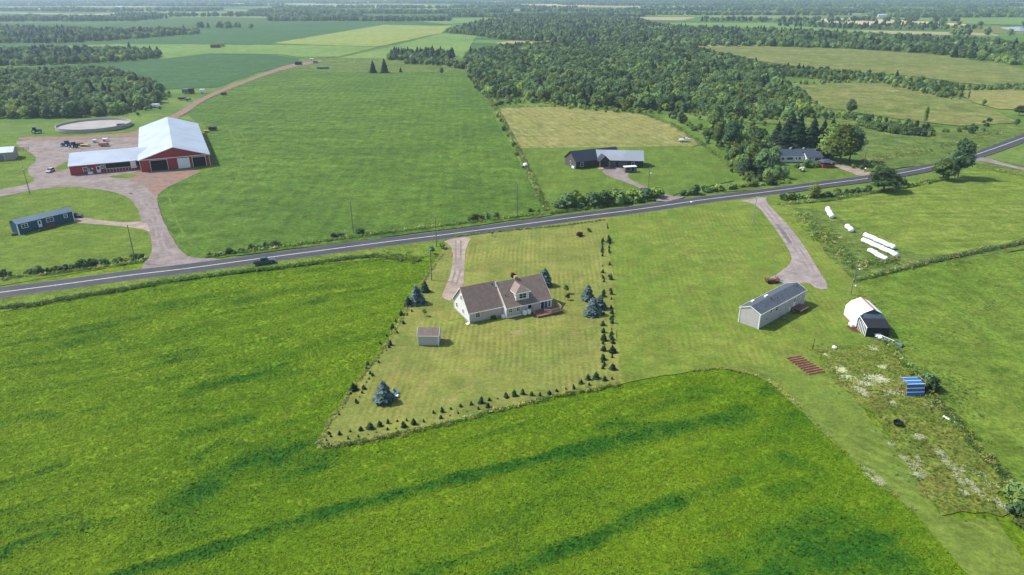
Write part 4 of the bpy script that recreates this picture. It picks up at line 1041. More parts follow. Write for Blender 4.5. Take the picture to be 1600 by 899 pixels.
M['wood_tan'] = plain('bare_timber', (196,168,130), .8, .2, var=.12, scale=3)
M['found'] = plain('concrete', (196,192,186), .85, .2, var=.1)
M['white'] = plain('white_plastic', (244,244,246), .35, .4, var=.03, k=.95)
M['film'] = plain('white_bale_film', (246,247,248), .35, .4, var=.04, scale=1.5, k=.95)
M['black'] = plain('black_plastic', (34,36,40), .5, .4)
M['rust'] = plain('rusty_steel', (120,74,60), .85, .2, var=.3, scale=3)
M['grey'] = plain('grey_metal', (150,152,156), .5, .4, metal=.3)
M['tyre'] = plain('tyre_rubber', (38,38,40), .8, .2)
M['paint_black'] = plain('black_car_paint', (24,26,32), .2, .6, var=.02)
M['paint_blue'] = plain('blue_grey_car_paint', (58,88,108), .22, .6, var=.03)
M['paint_silver'] = plain('silver_car_paint', (200,206,214), .25, .6, var=.03)
M['tractor_blue'] = plain('blue_tractor_paint', (46,92,140), .35, .5, var=.05)
M['yellow'] = plain('yellow_paint', (214,190,96), .5, .3, var=.1)
M['pink'] = plain('faded_red_paint', (206,134,124), .6, .3, var=.1)
M['tarp_blue'] = plain('blue_tarp', (52,120,190), .5, .3, var=.08)
M['chair_blue'] = plain('blue_chair_paint', (90,150,200), .5, .3, var=.05)
M['quonset'] = plain('white_translucent_sheet', (240,238,242), .5, .3, var=.05, scale=.8, k=.95)
M['fabric_black'] = plain('black_roofing_felt', (50,52,60), .8, .2, var=.15)
M['net'] = plain('green_netting', (110,136,128), .8, .1, var=.2, scale=3)
M['pole'] = plain('weathered_pole', (150,142,132), .85, .1, var=.12, scale=2)
M['galv'] = plain('galvanised_steel', (186,190,192), .5, .3, metal=.2)

def roof_gable(parent, x0, x1, y0, y1, ez, rz, mat, over=.3, thick=.14, name='roof', ridge_y=None, gover=None):
    """two slabs meeting at a ridge along x"""
    ym = (y0 + y1) / 2 if ridge_y is None else ridge_y; go = over if gover is None else gover; m = MB()
    s1 = (rz - ez) / (ym - y0); s2 = (rz - ez) / (y1 - ym)
    a = (y0 - over, ez - s1 * over); b = (ym, rz); c = (y1 + over, ez - s2 * over)
    poly = [a, b, c, (c[0], c[1] + thick), (b[0], b[1] + thick), (a[0], a[1] + thick)]
    # concave -> build as two convex prisms butted at the ridge
    m.prism([a, b, (b[0], b[1] + thick), (a[0], a[1] + thick)], x0 - go, x1 + go)
    m.prism([b, c, (c[0], c[1] + thick), (b[0], b[1] + thick)], x0 - go, x1 + go)
    return m.build(name, mat, parent)
def walls_gable(parent, x0, x1, y0, y1, ez, rz, mat, name='wall', zb=0.0, ridge_y=None):
    ym = (y0 + y1) / 2 if ridge_y is None else ridge_y
    return MB().prism([(y0, zb), (y1, zb), (y1, ez), (ym, rz), (y0, ez)], x0, x1).build(name, mat, parent)
def rake_trim(parent, x0, x1, y0, y1, ez, rz, over=.3, mat=None, ridge_y=None, w=.2, gover=None):
    """fascia along both eaves and barge boards on both gables"""
    ym = (y0 + y1) / 2 if ridge_y is None else ridge_y; mat = mat or M['trim']; go = over if gover is None else gover
    s1 = (rz - ez) / (ym - y0); s2 = (rz - ez) / (y1 - ym)
    m = MB(); za = ez - s1 * over; zc = ez - s2 * over
    m.box(x0 - go - .02, x1 + go + .02, y0 - over - .05, y0 - over - .003, za - .05, za + w - .02)
    m.box(x0 - go - .02, x1 + go + .02, y1 + over + .003, y1 + over + .05, zc - .05, zc + w - .02)
    for x in (x0 - go - .05, x1 + go + .003):
        m.prism([(y0 - over, za - .04), (ym, rz - .04), (ym, rz + .16), (y0 - over, za + .16)], x, x + .047)
        m.prism([(ym, rz - .04), (y1 + over, zc - .04), (y1 + over, zc + .16), (ym, rz + .16)], x, x + .047)
    return m.build('trim', mat, parent)
def frame_on(face, u0, u1, z0, z1, at):
    """box helper: face 'f' y=at looking -y; 'b' y=at looking +y; 'l' x=at looking -x; 'r' x=at looking +x"""
    def bx(m, a, b, c, d, e, f_):
        # a..b along, c..d height, e..f_ outwards
        if face == 'f': m.box(a, b, at - f_, at - e, c, d)
        elif face == 'b': m.box(a, b, at + e, at + f_, c, d)
        elif face == 'l': m.box(at - f_, at - e, a, b, c, d)
        else: m.box(at + e, at + f_, a, b, c, d)
    return bx
def window(parent, face, u0, u1, z0, z1, at, mull=(1, 1), frame=None, glass=None, fw=.1):
    bx = frame_on(face, u0, u1, z0, z1, at)
    m = MB(); w = .07
    bx(m, u0, u0 + fw, z0, z1, .002, w); bx(m, u1 - fw, u1, z0, z1, .002, w)
    bx(m, u0 + fw, u1 - fw, z0, z0 + fw, .002, w); bx(m, u0 + fw, u1 - fw, z1 - fw, z1, .002, w)
    n, k = mull
    for i in range(1, n): 
        c = u0 + (u1 - u0) * i / n; bx(m, c - .04, c + .04, z0 + fw, z1 - fw, .002, w - .02)
    for i in range(1, k):
        c = z0 + (z1 - z0) * i / k; bx(m, u0 + fw, u1 - fw, c - .03, c + .03, .002, w - .035)
    o = m.build('window', frame or M['trim'], parent)
    g_ = MB(); bx(g_, u0 + fw, u1 - fw, z0 + fw, z1 - fw, .003, .02); g_.build('pane', glass or M['glass'], o)
    return o
def door(parent, face, u0, u1, z0, z1, at, mat=None, glass=True, name='door'):
    bx = frame_on(face, u0, u1, z0, z1, at); m = MB()
    bx(m, u0 - .1, u0, z0, z1 + .1, .002, .08); bx(m, u1, u1 + .1, z0, z1 + .1, .002, .08); bx(m, u0, u1, z1, z1 + .1, .002, .08)
    f_ = m.build('door_frame', M['trim'], parent)
    m = MB(); bx(m, u0, u1, z0, z1, .003, .045); o = m.build(name, mat or M['trim'], parent)
    if glass:
        m = MB(); bx(m, u0 + .18, u1 - .18, z0 + (z1 - z0) * .5, z1 - .15, .046, .055); m.build('pane', M['glass'], o)
    m = MB(); bx(m, u1 - .14, u1 - .08, z0 + .95, z0 + 1.05, .046, .09); m.build('handle', M['grey'], o)
    return o
def corner_boards(parent, pts, h, w=.13, z=0, mat=None):
    m = MB()
    for x, y in pts: m.box(x - w / 2 - .02, x + w / 2 + .02, y - w / 2 - .02, y + w / 2 + .02, z, h)
    return m.build('corner_board', mat or M['trim'], parent)
def pipe(parent, name, mat, x, y, z0, z1, r=.06): return MB().tube([(x, y, z0), (x, y, z1)], r, 8).build(name, mat, parent)

# ------------------------------------------------------------------ the main house
A = math.radians(27)
hs = thing('house', 'pale sided house with brown shingle roof, dormer and attached garage', 'house', (-9.68, 141.87, 0), A)
GL, GW, ML, FY, BY = 8.55, 9.0, 12.0, -1.55, 9.0
walls_gable(hs, 0, GL, 0, GW, 2.75, 7.1, M['siding_w'], 'garage_wall', .35)
MB().box(.01, GL, -.02, -.003, .35, 2.72).build('garage_front_siding', M['siding'], hs)  # front sheet over the garage wall, its shaded side painted by the greyer siding
MB().box(-.03, GL, -.04, GW + .03, -.1, .35).build('foundation', M['found'], hs)
roof_gable(hs, 0, GL - .05, 0, GW, 2.75, 7.1, M['roof_brown'], .35, .15, 'garage_roof')
rake_trim(hs, 0, GL - .45, 0, GW, 2.75, 7.1, .35)
walls_gable(hs, GL + .02, GL + ML, FY, BY, 2.75, 7.05, M['siding'], 'house_wall', .4, 3.6)
MB().box(GL - .02, GL + ML + .03, FY - .03, BY + .03, -.1, .4).build('foundation', M['trim'], hs)
roof_gable(hs, GL + .02, GL + ML, FY, BY, 2.75, 7.05, M['roof_brown'], .35, .15, 'house_roof', 3.6, .1)
rake_trim(hs, GL + .02, GL + ML, FY, BY, 2.75, 7.05, .35, ridge_y=3.6, gover=.1)
corner_boards(hs, [(0, 0), (GL + .06, FY), (GL + ML, FY), (0, GW)], 2.72)
MB().box(GL - .05, GL + .0, FY + .05, -.05, .4, 2.7).build('side_wall', M['siding_w'], hs)
window(hs, 'f', 1.5, 2.65, 1.0, 2.45, -.02, (2, 2))
window(hs, 'l', 6.9, 7.8, 1.0, 2.3, 0, (1, 2)); window(hs, 'l', 3.1, 4.1, 1.0, 2.2, 0, (2, 2)); window(hs, 'l', 4.0, 5.0, 4.0, 5.3, 0, (2, 2))
MB().box(3.35, 3.6, -.1, -.021, 2.05, 2.35).build('wall_vent', M['grey'], hs)
MB().box(4.1, 4.25, -.16, -.021, 2.3, 2.45).build('wall_lamp', M['white'], hs)
MB().box(6.5, 6.65, -.16, -.021, 2.3, 2.45).build('wall_lamp', M['white'], hs)
window(hs, 'f', GL + .65, GL + 1.6, 1.2, 2.45, FY, (2, 2)); window(hs, 'f', GL + 2.65, GL + 3.6, 1.2, 2.45, FY, (2, 2)); window(hs, 'f', GL + 5.6, GL + 6.75, 1.2, 2.45, FY)
# sliding patio door and corner glazing
bx = frame_on('f', 0, 0, 0, 0, FY)
m = MB(); 
for u in (9.1, 10.0, 10.9): bx(m, GL + u, GL + u + .09, .55, 2.55, .002, .09)
bx(m, GL + 9.19, GL + 10.9, 2.46, 2.55, .002, .085); pd = m.build('patio_door', M['trim'], hs)
m = MB(); bx(m, GL + 9.19, GL + 10.0, .55, 2.46, .003, .03); m.build('pane', M['glass'], pd)
m = MB(); bx(m, GL + 10.09, GL + 10.9, .55, 2.46, .003, .03); m.build('pane', M['glass_b'], pd)
window(hs, 'f', GL + 11.1, GL + 11.85, .6, 2.5, FY, glass=M['glass_b']); window(hs, 'r', FY + .3, FY + 1.6, .7, 2.4, GL + ML, glass=M['glass_b'])
window(hs, 'r', 4.2, 5.4, 1.0, 2.4, GL + ML, (2, 2)); window(hs, 'r', 3.0, 4.2, 4.2, 5.3, GL + ML, (2, 1))
# dormer
dx0, dx1, dy, dz0, dz1 = GL + 3.0, GL + 6.3, -.75, 3.1, 5.45
slope = (7.05 - 2.75) / (3.6 - FY); yb = FY + (dz1 - 2.75) / slope
MB().prism([(dy, dz0), (dy, dz1), (yb, dz1)], dx0, dx1).build('dormer_wall', M['siding_w'], hs)
window(hs, 'f', dx0 + .75, dx1 - .55, dz0 + .75, dz1 - .3, dy, (2, 2))
m = MB(); o_ = .35; xm = (dx0 + dx1) / 2; hz = 6.75; yr = FY + (hz - 2.75) / slope; e = dz1
def rz_(y): return 2.75 + (y - FY) * slope
f1 = (dx0 - o_, dy - o_, e); f2 = (dx1 + o_, dy - o_, e); hp = (xm, dy + 1.15, hz)
bl = (dx0 - o_, FY + (e - 2.75) / slope, e + .08); br = (dx1 + o_, bl[1], e + .08); rb = (xm, yr, hz + .1)
m.add([f1, f2, hp, bl, br, rb, (f1[0], f1[1], e - .12), (f2[0], f2[1], e - .12), (bl[0], bl[1], e - .12), (br[0], br[1], e - .12)],
      [(0, 1, 2), (1, 4, 5, 2), (3, 0, 2, 5), (6, 7, 1, 0), (7, 9, 4, 1), (8, 6, 0, 3), (6, 8, 9, 7)])
m.build('dormer_roof', M['roof_dormer'], hs)
m = MB(); m.box(f1[0] - .03, f2[0] + .03, f1[1] - .045, f1[1] - .003, e - .16, e + .02); m.box(f1[0] - .045, f1[0] - .003, f1[1], bl[1], e - .16, e + .02); m.box(f2[0] + .003, f2[0] + .045, f2[1], bl[1], e - .16, e + .02)
m.build('dormer_trim', M['trim'], hs)
corner_boards(hs, [(dx0, dy), (dx1, dy)], dz1 - .02, .1, dz0)
pipe(hs, 'vent_pipe', M['black'], GL + 1.0, .6, 4.3, 5.0, .1); pipe(hs, 'roof_vent', M['black'], GL - .9, 3.9, 6.5, 7.0, .12)
pipe(hs, 'vent_pipe', M['white'], GL - .25, 3.4, 6.0, 7.5, .1)
MB().box(GL + 4.9, GL + 5.7, 3.5, 4.3, 6.9, 7.7).build('chimney', M['wood_tan'], hs)
m = MB(); m.box(GL - .75, GL - .1, FY + .3, FY + 1.3, .0, .75); m.build('heat_pump', M['white'], hs, bevel=.03)
m = MB().box(-.9, -.1, -.6, .25, 0, .12); m.box(-.5, -.1, -.5, .2, .12, .28); m.build('step', M['trim'], hs)
# deck
dk = thing('deck', 'reddish wooden deck with pale railing at the corner of the house', 'deck', (-9.68, 141.87, 0), A)
for i in range(16):
    y = FY - .12 - .2 * i
    MB().box(GL + 6.6 + .05 * max(0, i - 12) * 3, GL + 13.6 - .1 * max(0, i - 11), y - .19, y, .42, .47).build('board', M['wood'], dk)
m = MB().box(GL + 6.65, GL + 13.5, FY - 3.2, FY - 3.1, .05, .42); m.box(GL + 6.65, GL + 6.75, FY - 3.1, FY - .1, .05, .42); m.box(GL + 13.4, GL + 13.5, FY - 3.1, FY - .1, .05, .42); m.build('skirt', M['wood'], dk)
def railing(parent, a, b, z=.47, h=.95, mat=None, panel=True):
    a = Vector(a); b = Vector(b); L_ = (b - a).length; d = (b - a) / L_; m = MB()
    m.tube([(a.x, a.y, z + h), (b.x, b.y, z + h)], .06, 4); m.tube([(a.x, a.y, z + .12), (b.x, b.y, z + .12)], .04, 4)
    n = int(L_ / .16)
    for i in range(n + 1):
        q = a + d * L_ * i / n; m.box(q.x - .025, q.x + .025, q.y - .025, q.y + .025, z, z + h)
    return m.build('railing', mat or M['wood_pink'], parent)
railing(dk, (GL + 10.2, FY - 3.1), (GL + 12.9, FY - 3.1)); railing(dk, (GL + 12.9, FY - 3.1), (GL + 13.5, FY - 2.2)); railing(dk, (GL + 13.5, FY - 2.2), (GL + 13.5, FY - .2)); railing(dk, (GL + 8.9, FY - 2.2), (GL + 10.2, FY - 3.1)); railing(dk, (GL + 6.7, FY - 1.6), (GL + 6.7, FY - .2), h=1.2)
MB().box(GL + 10.3, GL + 12.8, FY - 3.07, FY - 3.03, .55, 1.36).build('privacy_panel', M['wood_pink'], dk)
for i, x in enumerate((4.05, 5.15)):
    x0 = GL + x; m = MB()
    c_, s_ = math.cos(A), math.sin(A); wx = -9.68 + (x0 + .5) * c_ - (FY - .6) * s_; wy = 141.87 + (x0 + .5) * s_ + (FY - .6) * c_
    tk = thing('oil_tank', 'white upright oil tank against the house wall, %s one of the pair' % ('left' if i == 0 else 'right'), 'oil tank', (wx, wy, 0), A)
    pr = [(-.5 + .5 - .5 * math.cos(q), 0) for q in (0,)]
    prof = [(.48 * math.cos(q) , .85 + .38 * (1 if math.sin(q) > 0 else -1) + .22 * math.sin(q)) for q in [2 * math.pi * k / 16 for k in range(16)]]
    MB().prism(prof, -.33, .33, 'y').build('body', M['white'], tk, bevel=.05)
    m = MB()
    for a_ in (-.35, .35):
        for b_ in (-.2, .2): m.tube([(a_, b_, 0), (a_, b_, .32)], .03, 5)
    m.build('stand', M['grey'], tk); pipe(tk, 'vent_pipe', M['grey'], .2, 0, 1.4, 1.75, .03)

# garden shed
sh = thing('garden_shed', 'small pale grey shed with brown roof on the lawn left of the house', 'shed', (-20.05, 131.2, 0), math.radians(-1))
MB().box(0, 4.35, 0, 3.2, 0, .12).build('foundation', M['found'], sh)
walls_gable(sh, 0, 4.35, 0, 3.2, 2.35, 3.45, M['siding_lg'], 'wall', .12)
roof_gable(sh, 0, 4.35, 0, 3.2, 2.35, 3.45, M['roof_brown'], .15, .1); rake_trim(sh, 0, 4.35, 0, 3.2, 2.35, 3.45, .15, w=.14)
corner_boards(sh, [(0, 0), (4.35, 0), (4.35, 3.2)], 2.3, .12)
door(sh, 'r', 1.0, 2.2, .15, 2.1, 4.35, M['siding_lg'], False)
# blue lawn chairs
def lawn_chair(px, rot, label):
    t_ = thing('lawn_chair', label, 'chair', (*G(*px), 0), rot)
    m = MB()
    for i in range(5): m.box(-.32 + i * .13, -.21 + i * .13, -.28, .3, .34, .37)
    m.build('seat', M['chair_blue'], t_)
    m = MB()
    for i in range(5): m.prism([(.3, .34), (.33, .34), (.62, 1.05 - abs(i - 2) * .05), (.59, 1.05 - abs(i - 2) * .05)], -.32 + i * .13, -.21 + i * .13)
    m.build('backrest', M['chair_blue'], t_)
    for x in (-.38, .34):
        MB().box(x, x + .07, -.3, -.23, 0, .55).build('leg', M['chair_blue'], t_); MB().box(x, x + .07, .3, .37, 0, .55).build('leg', M['chair_blue'], t_)
        MB().box(x - .04, x + .11, -.36, .4, .55, .585).build('armrest', M['chair_blue'], t_)
lawn_chair((616, 620), 2.6, 'blue wooden lawn chair nearest the big blue spruce'); lawn_chair((620, 616), 1.2, 'blue wooden lawn chair farther right of the big blue spruce')
cv = thing('chair_cover', 'pale blue plastic table between the lawn chairs', 'table', (*G(619.5, 621), 0)); MB().box(-.35, .35, -.35, .35, .42, .47).build('tabletop', M['white'], cv)
for a_, b_ in ((-.3,-.3),(.3,-.3),(.3,.3),(-.3,.3)): MB().box(a_ - .03, a_ + .03, b_ - .03, b_ + .03, 0, .42).build('leg', M['white'], cv)

# ------------------------------------------------------------------ mini home on the right
mh = thing('mini_home', 'long light grey mini home with dark grey shingle roof', 'mobile home', (55.3, 138.9, 0), math.radians(41.5))
HL, HW = 20.6, 5.0
walls_gable(mh, 0, HL, 0, HW, 3.7, 4.75, M['siding_lg'], 'wall', .7)
MB().box(.03, HL - .03, .03, HW - .03, -.05, .7).build('skirting', M['siding_lg'], mh)
roof_gable(mh, 0, HL, 0, HW, 3.7, 4.75, M['roof_grey'], .25, .12, gover=.12); rake_trim(mh, 0, HL, 0, HW, 3.7, 4.75, .25, gover=.12)
corner_boards(mh, [(0, 0), (HL, 0), (0, HW)], 3.65, .16)
for u0, u1, z0_, z1_ in ((4.2, 5.1, 2.5, 3.5), (6.7, 7.8, 2.3, 3.5), (17.9, 18.5, 2.6, 3.5)): window(mh, 'f', u0, u1, z0_, z1_, 0, (1, 2))
door(mh, 'f', 15.1, 16.0, 1.0, 3.2, 0)
pipe(mh, 'downspout', M['trim'], 11.3, -.08, .6, 3.6, .05); MB().box(3.0, 3.3, -.12, -.002, 1.4, 1.7).build('meter_box', M['grey'], mh)
pipe(mh, 'vent_pipe', M['black'], 7.3, 1.7, 4.2, 5.1, .08); pipe(mh, 'vent_pipe', M['black'], 19.0, 1.6, 4.2, 5.0, .1); pipe(mh, 'vent_pipe', M['black'], 9.3, 1.2, 4.0, 4.9, .06)
MB().box(7.6, 8.7, 3.2, 3.7, 4.4, 4.85).build('skylight', M['white'], mh)
MB().box(3.6, 4.5, 4.2, 4.7, 4.1, 4.4).build('roof_vent', M['white'], mh)
d2 = thing('small_deck', 'brown wooden landing at the side door of the grey mini home', 'deck', mh.location, mh.rotation_euler.z)
for i in range(12): MB().box(14.2, 18.0, -2.6 + i * .21, -2.42 + i * .21, .88, .93).build('board', M['wood'], d2)
m = MB()
for x in (14.3, 17.8):
    for y in (-2.5, -.3): m.box(x, x + .12, y, y + .12, 0, .88)
m.build('post', M['wood'], d2); MB().box(13.4, 14.15, -1.6, -.6, .45, .52).build('step', M['wood'], d2)
pt = thing('propane_tank', 'white domed tank by the deck of the grey mini home', 'tank', (*G(1231, 487), 0)); MB().tube([(0,0,.05),(0,0,.15),(0,0,1.0),(0,0,1.3),(0,0,1.4)], [.3,.42,.42,.3,.1], 12).build('body', M['white'], pt, smooth=True); MB().tube([(0,0,1.4),(0,0,1.5)], .08, 8).build('valve', M['grey'], pt)
hp_ = thing('heat_pump', 'small dark outdoor unit on the grass beside the grey mini home', 'heat pump', (*G(1225, 496), 0), .7); MB().box(-.4, .4, -.2, .2, .1, .7).build('case', M['grey'], hp_, bevel=.03); MB().tube([(0, -.21, .4), (0, -.24, .4)], .24, 12).build('fan_grille', M['black'], hp_); MB().box(-.45, .45, -.25, .25, 0, .1).build('base', M['found'], hp_)
# rusty trailer / implement beside the drive
tr = thing('farm_wagon', 'rusty brown farm wagon beside the drive end behind the grey mini home', 'wagon', (*G(1206, 442), 0), .15)
MB().box(-1.7, 1.7, -.8, .8, .55, .68).build('deck', M['rust'], tr)
for x in (-1.65, 1.58): MB().box(x, x + .07, -.8, .8, .68, 1.25).build('end_board', M['wood_brown'], tr)
MB().tube([(1.7, 0, .55), (3.0, 0, .4)], .06, 6).build('drawbar', M['rust'], tr)
def wheel(parent, x, y, z, r, w, rim=None, name='wheel'):
    o = MB().tube([(x, y - w/2, z), (x, y + w/2, z)], r, 16).build(name, M['tyre'], parent, bevel=.02)
    MB().tube([(x, y - w/2 - .012, z), (x, y + w/2 + .012, z)], r * .58, 12).build('rim', rim or M['grey'], o); return o
for x in (-1.1, 1.1):
    for y in (-.72, .72): wheel(tr, x, y, .38, .38, .2, M['rust'])
MB().box(-1.5, .6, -.6, .6, .68, 1.0).build('load', M['wood_brown'], tr)
MB().tube([(-1.6, -.7, .7), (-1.75, -.7, 2.0)], .05, 5).build('stake', M['wood_brown'], tr); MB().tube([(1.1, .7, .7), (1.2, .7, 1.9)], .05, 5).build('stake', M['wood_brown'], tr)

# ------------------------------------------------------------------ white gambrel shed with black lean-to
qs = thing('gambrel_shed', 'white gambrel roofed shed with a black lean-to in front', 'shed', (77.5, 139.6, 0), math.radians(-2))
gp = [(0, .3), (0.05, 2.5), (1.0, 3.7), (3.0, 4.6), (5.0, 3.7), (5.95, 2.5), (6, .3)]
MB().prism(gp, 0, 6.4, 'y').build('wall', M['quonset'], qs)
m = MB()
for a_, b_ in zip(gp[:-1], gp[1:]):
    n_ = Vector((-(b_[1] - a_[1]), b_[0] - a_[0])).normalized() * .1
    m.prism([a_, b_, (b_[0] + n_.x, b_[1] + n_.y), (a_[0] + n_.x, a_[1] + n_.y)], -.15, 6.55, 'y')
m.build('roof', M['quonset'], qs)
MB().box(2.9, 3.1, -.2, 6.6, 4.68, 4.78).build('ridge_cap', M['pink'], qs)
MB().prism([(3.2, 4.66), (3.6, 4.48), (3.62, 4.53), (3.22, 4.72)], -.1, 6.5, 'y').build('roof_patch', M['pink'], qs)
MB().box(-.12, -.05, .1, 6.3, .0, .3).build('sill_board', M['pink'], qs)
m = MB(); m.add([(1.0, -.17, 3.7), (5.0, -.17, 3.7), (3.0, -.17, 4.72), (.4, -1.3, 3.0), (5.6, -1.3, 3.0), (1.0, -.2, 3.6), (5.0, -.2, 3.6)], [(0, 3, 4, 1), (0, 1, 2), (3, 5, 6, 4)])
m.build('gable_hood', M['roof_slate'], qs)
m = MB().box(.35, 5.2, -4.4, -.2, 0, 2.2); m.build('lean_to_wall', M['fabric_black'], qs)
MB().prism([(-4.65, 2.22), (-.15, 3.15), (-.15, 3.25), (-4.65, 2.32)], .1, 5.4).build('lean_to_roof', M['fabric_black'], qs)
m = MB()
for i in range(6): m.box(.24, .32, -4.2 + i * .72, -3.95 + i * .72, .05, 2.3)
m.build('white_boards', M['trim'], qs)['kind'] = 'stuff'
MB().tube([(.12, -4.7, 2.3), (.12, -.2, 3.2)], .09, 4).build('fascia', M['trim'], qs)
MB().box(-.9, -.1, .2, 1.8, .0, .6).build('white_pile', M['trim'], qs)
sheet('bare_soil', [(1321,510),(1332,508),(1340,516),(1345,521),(1334,519)], M['soil'], L(12), .2, 1)
# cold frame of netting and post lamps
nt = thing('netting_roll', 'grey green netting heap at the corner of the black lean-to', 'netting', (*G(1388, 534), 0), -.9)
rr_ = random.Random(5); m = MB()
for i in range(7): blob(m, (i * .75 - 2, rr_.uniform(-.2, .2), .25), rr_.uniform(.5, .75), rr_, .6, .6)
m.build('netting', M['net'], nt); m = MB(); blob(m, (-2.4, .1, .5), .75, rr_, .6, .6); blob(m, (-1.7, -.2, .45), .5, rr_, .6, .5); m.build('white_cover', M['film'], nt)
MB().tube([(-2, .2, .8), (-.2, .0, .75), (1.2, -.1, .7)], .07, 5).build('pipe', M['trim'], nt)

# ------------------------------------------------------------------ garden bed
gb = thing('garden_bed', 'rectangular tilled vegetable bed with ridged red soil', 'garden bed', (0, 0, 0))
c4 = [Vector(G(*p)) for p in ((1227,559),(1249,555),(1290,582),(1265,587))]
MB().add([], []) ; m = MB(); m.face([(q.x, q.y, .05) for q in c4]); m.build('soil', M['soil'], gb)
M['soil_lit'] = gravel('sunlit_soil', (184,146,112), (160,122,94))  # lighter copy of the soil: sunlight on the ridges put into the colour
for i in range(9):
    u = (i + .5) / 9; a_ = c4[0].lerp(c4[3], u); b_ = c4[1].lerp(c4[2], u)
    pts = [a_.lerp(b_, k / 8) for k in range(9)]
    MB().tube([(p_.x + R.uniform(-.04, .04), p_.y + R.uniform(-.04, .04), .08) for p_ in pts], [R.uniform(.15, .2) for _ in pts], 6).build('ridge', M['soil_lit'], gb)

# blue A-frame
bf = thing('garden_shelter', 'small blue boxy shelter with white battens and timber posts', 'shelter', (*G(1416, 620), 0), math.radians(3))
for i in range(3):
    z0_, z1_ = .15 + i * .74, .15 + (i + 1) * .74 - .13; y0_, y1_ = i * .2, (i + 1) * .2 - .035
    MB().prism([(y0_, z0_), (y1_, z1_), (y1_ + .06, z1_), (y0_ + .06, z0_)], 0, 3.4).build('panel', M['tarp_blue'], bf)
    MB().prism([(y1_ - .03, z1_ + .003), (y1_ + .005, z1_ + .127), (y1_ + .09, z1_ + .127), (y1_ + .06, z1_ + .003)], -.02, 3.42).build('batten', M['trim'], bf)
MB().box(0, 3.4, .62, 1.7, 2.3, 2.36).build('panel', M['tarp_blue'], bf); MB().box(0, 3.4, 1.83, 2.9, 2.3, 2.36).build('panel', M['tarp_blue'], bf)
MB().box(-.02, 3.42, 1.703, 1.827, 2.3, 2.39).build('batten', M['trim'], bf); MB().box(-.02, 3.42, 2.903, 3.0, 2.3, 2.39).build('batten', M['trim'], bf)
for x in (-.1, 3.5):
    MB().tube([(x, .55, 0), (x, .55, 2.75)], .07, 4).build('post', M['wood_tan'], bf); MB().tube([(x, 2.95, 0), (x, 2.95, 3.1)], .07, 4).build('post', M['wood_tan'], bf); MB().tube([(x, .63, 2.7), (x, 2.87, 2.7)], .045, 4).build('rail', M['wood_tan'], bf)
MB().tube([(-1.1, 1.6, 0), (-.19, 1.8, 2.3)], .06, 4).build('brace', M['wood_tan'], bf)
MB().prism([(.7, .1), (2.85, .1), (2.85, 2.1), (.7, 2.1)], 3.3, 3.36).build('side_sheet', M['tarp_blue'], bf)
pl = thing('white_sheet', 'long white plastic sheet lying in the hedge right of the weedy plot', 'plastic sheet', (*G(1487, 658), 0), math.radians(-65))
m = MB(); rr_ = random.Random(8)
for i in range(7): blob(m, (i * .42 - 1.3, rr_.uniform(-.1, .1), .15), .34 - abs(i - 3) * .03, rr_, .5, .7)
m.build('sheet', M['film'], pl)
tb = thing('water_tub', 'round black tub lying on the weedy plot', 'tub', (*G(1403, 664), 0)); MB().tube([(0,0,0),(0,0,.6)], [.7,.85], 16, cap=False).build('side', M['black'], tb); MB().tube([(0,0,.0),(0,0,.08)], .69, 16).build('bottom', M['black'], tb)
sk = thing('white_sack', 'white bulging sack on the grass beyond the garden bed', 'sack', (*G(1303, 545), 0)); m = MB(); blob(m, (0,0,.3), .45, rr_, .8, .6); blob(m, (.4,.1,.22), .3, rr_, .8, .6); m.build('sack', M['film'], sk)
# ------------------------------------------------------------------ bales
def bale_row(p0, p1, w, h, label, group, humps=6):
    a = Vector(G(*p0)); b = Vector(G(*p1)); L_ = (b - a).length; t_ = thing('wrapped_bale_row', label, 'wrapped bales', (a.x, a.y, 0), math.atan2((b - a).y, (b - a).x), group)
    rr = random.Random(int(p0[0])); n = max(2, int(L_ / 1.35)); seg = 12
    rings = []; k = n * 4
    for i in range(k + 1):
        x = L_ * i / k; ph = (i / 4) % 1; s = 1 - .16 * (1 - math.sin(math.pi * ph)) + rr.uniform(-.05, .05) 
        if i == 0 or i == k: s = .72
        y = rr.uniform(-.1, .1) + .14 * math.sin(i / 4 * 2.1 + n)
        rings.append([(x, y + w/2 * s * math.cos(a_), max(-.02, h * .5 + h * .5 * s * math.sin(a_) * rr.uniform(.96, 1.03))) for a_ in [2*math.pi*j/seg for j in range(seg)]])
    m = MB(); vs = [q for r in rings for q in r]; fs = [(i*seg+j, i*seg+(j+1) % seg, (i+1)*seg+(j+1) % seg, (i+1)*seg+j) for i in range(k) for j in range(seg)]
    fs += [tuple(range(seg)), tuple(range(k*seg, k*seg+seg))]; m.add(vs, fs); m.build('film', M['film'], t_, smooth=True)
bale_row((1350,370), (1397,391), 1.6, 1.5, 'farthest of three long white wrapped bale rows', None)
bale_row((1347,378), (1402,403), 1.6, 1.5, 'middle and longest of three white wrapped bale rows', None)
bale_row((1358,394), (1384,409), 1.6, 1.4, 'nearest and shortest of three white wrapped bale rows', None)
bale_row((1292,329), (1299,342), 1.8, 1.6, 'pair of white wrapped bales lying apart nearest the ditch', None)
bale_row((1323,356), (1330,364), 1.8, 1.5, 'single white wrapped bale between the pair and the long rows', None)

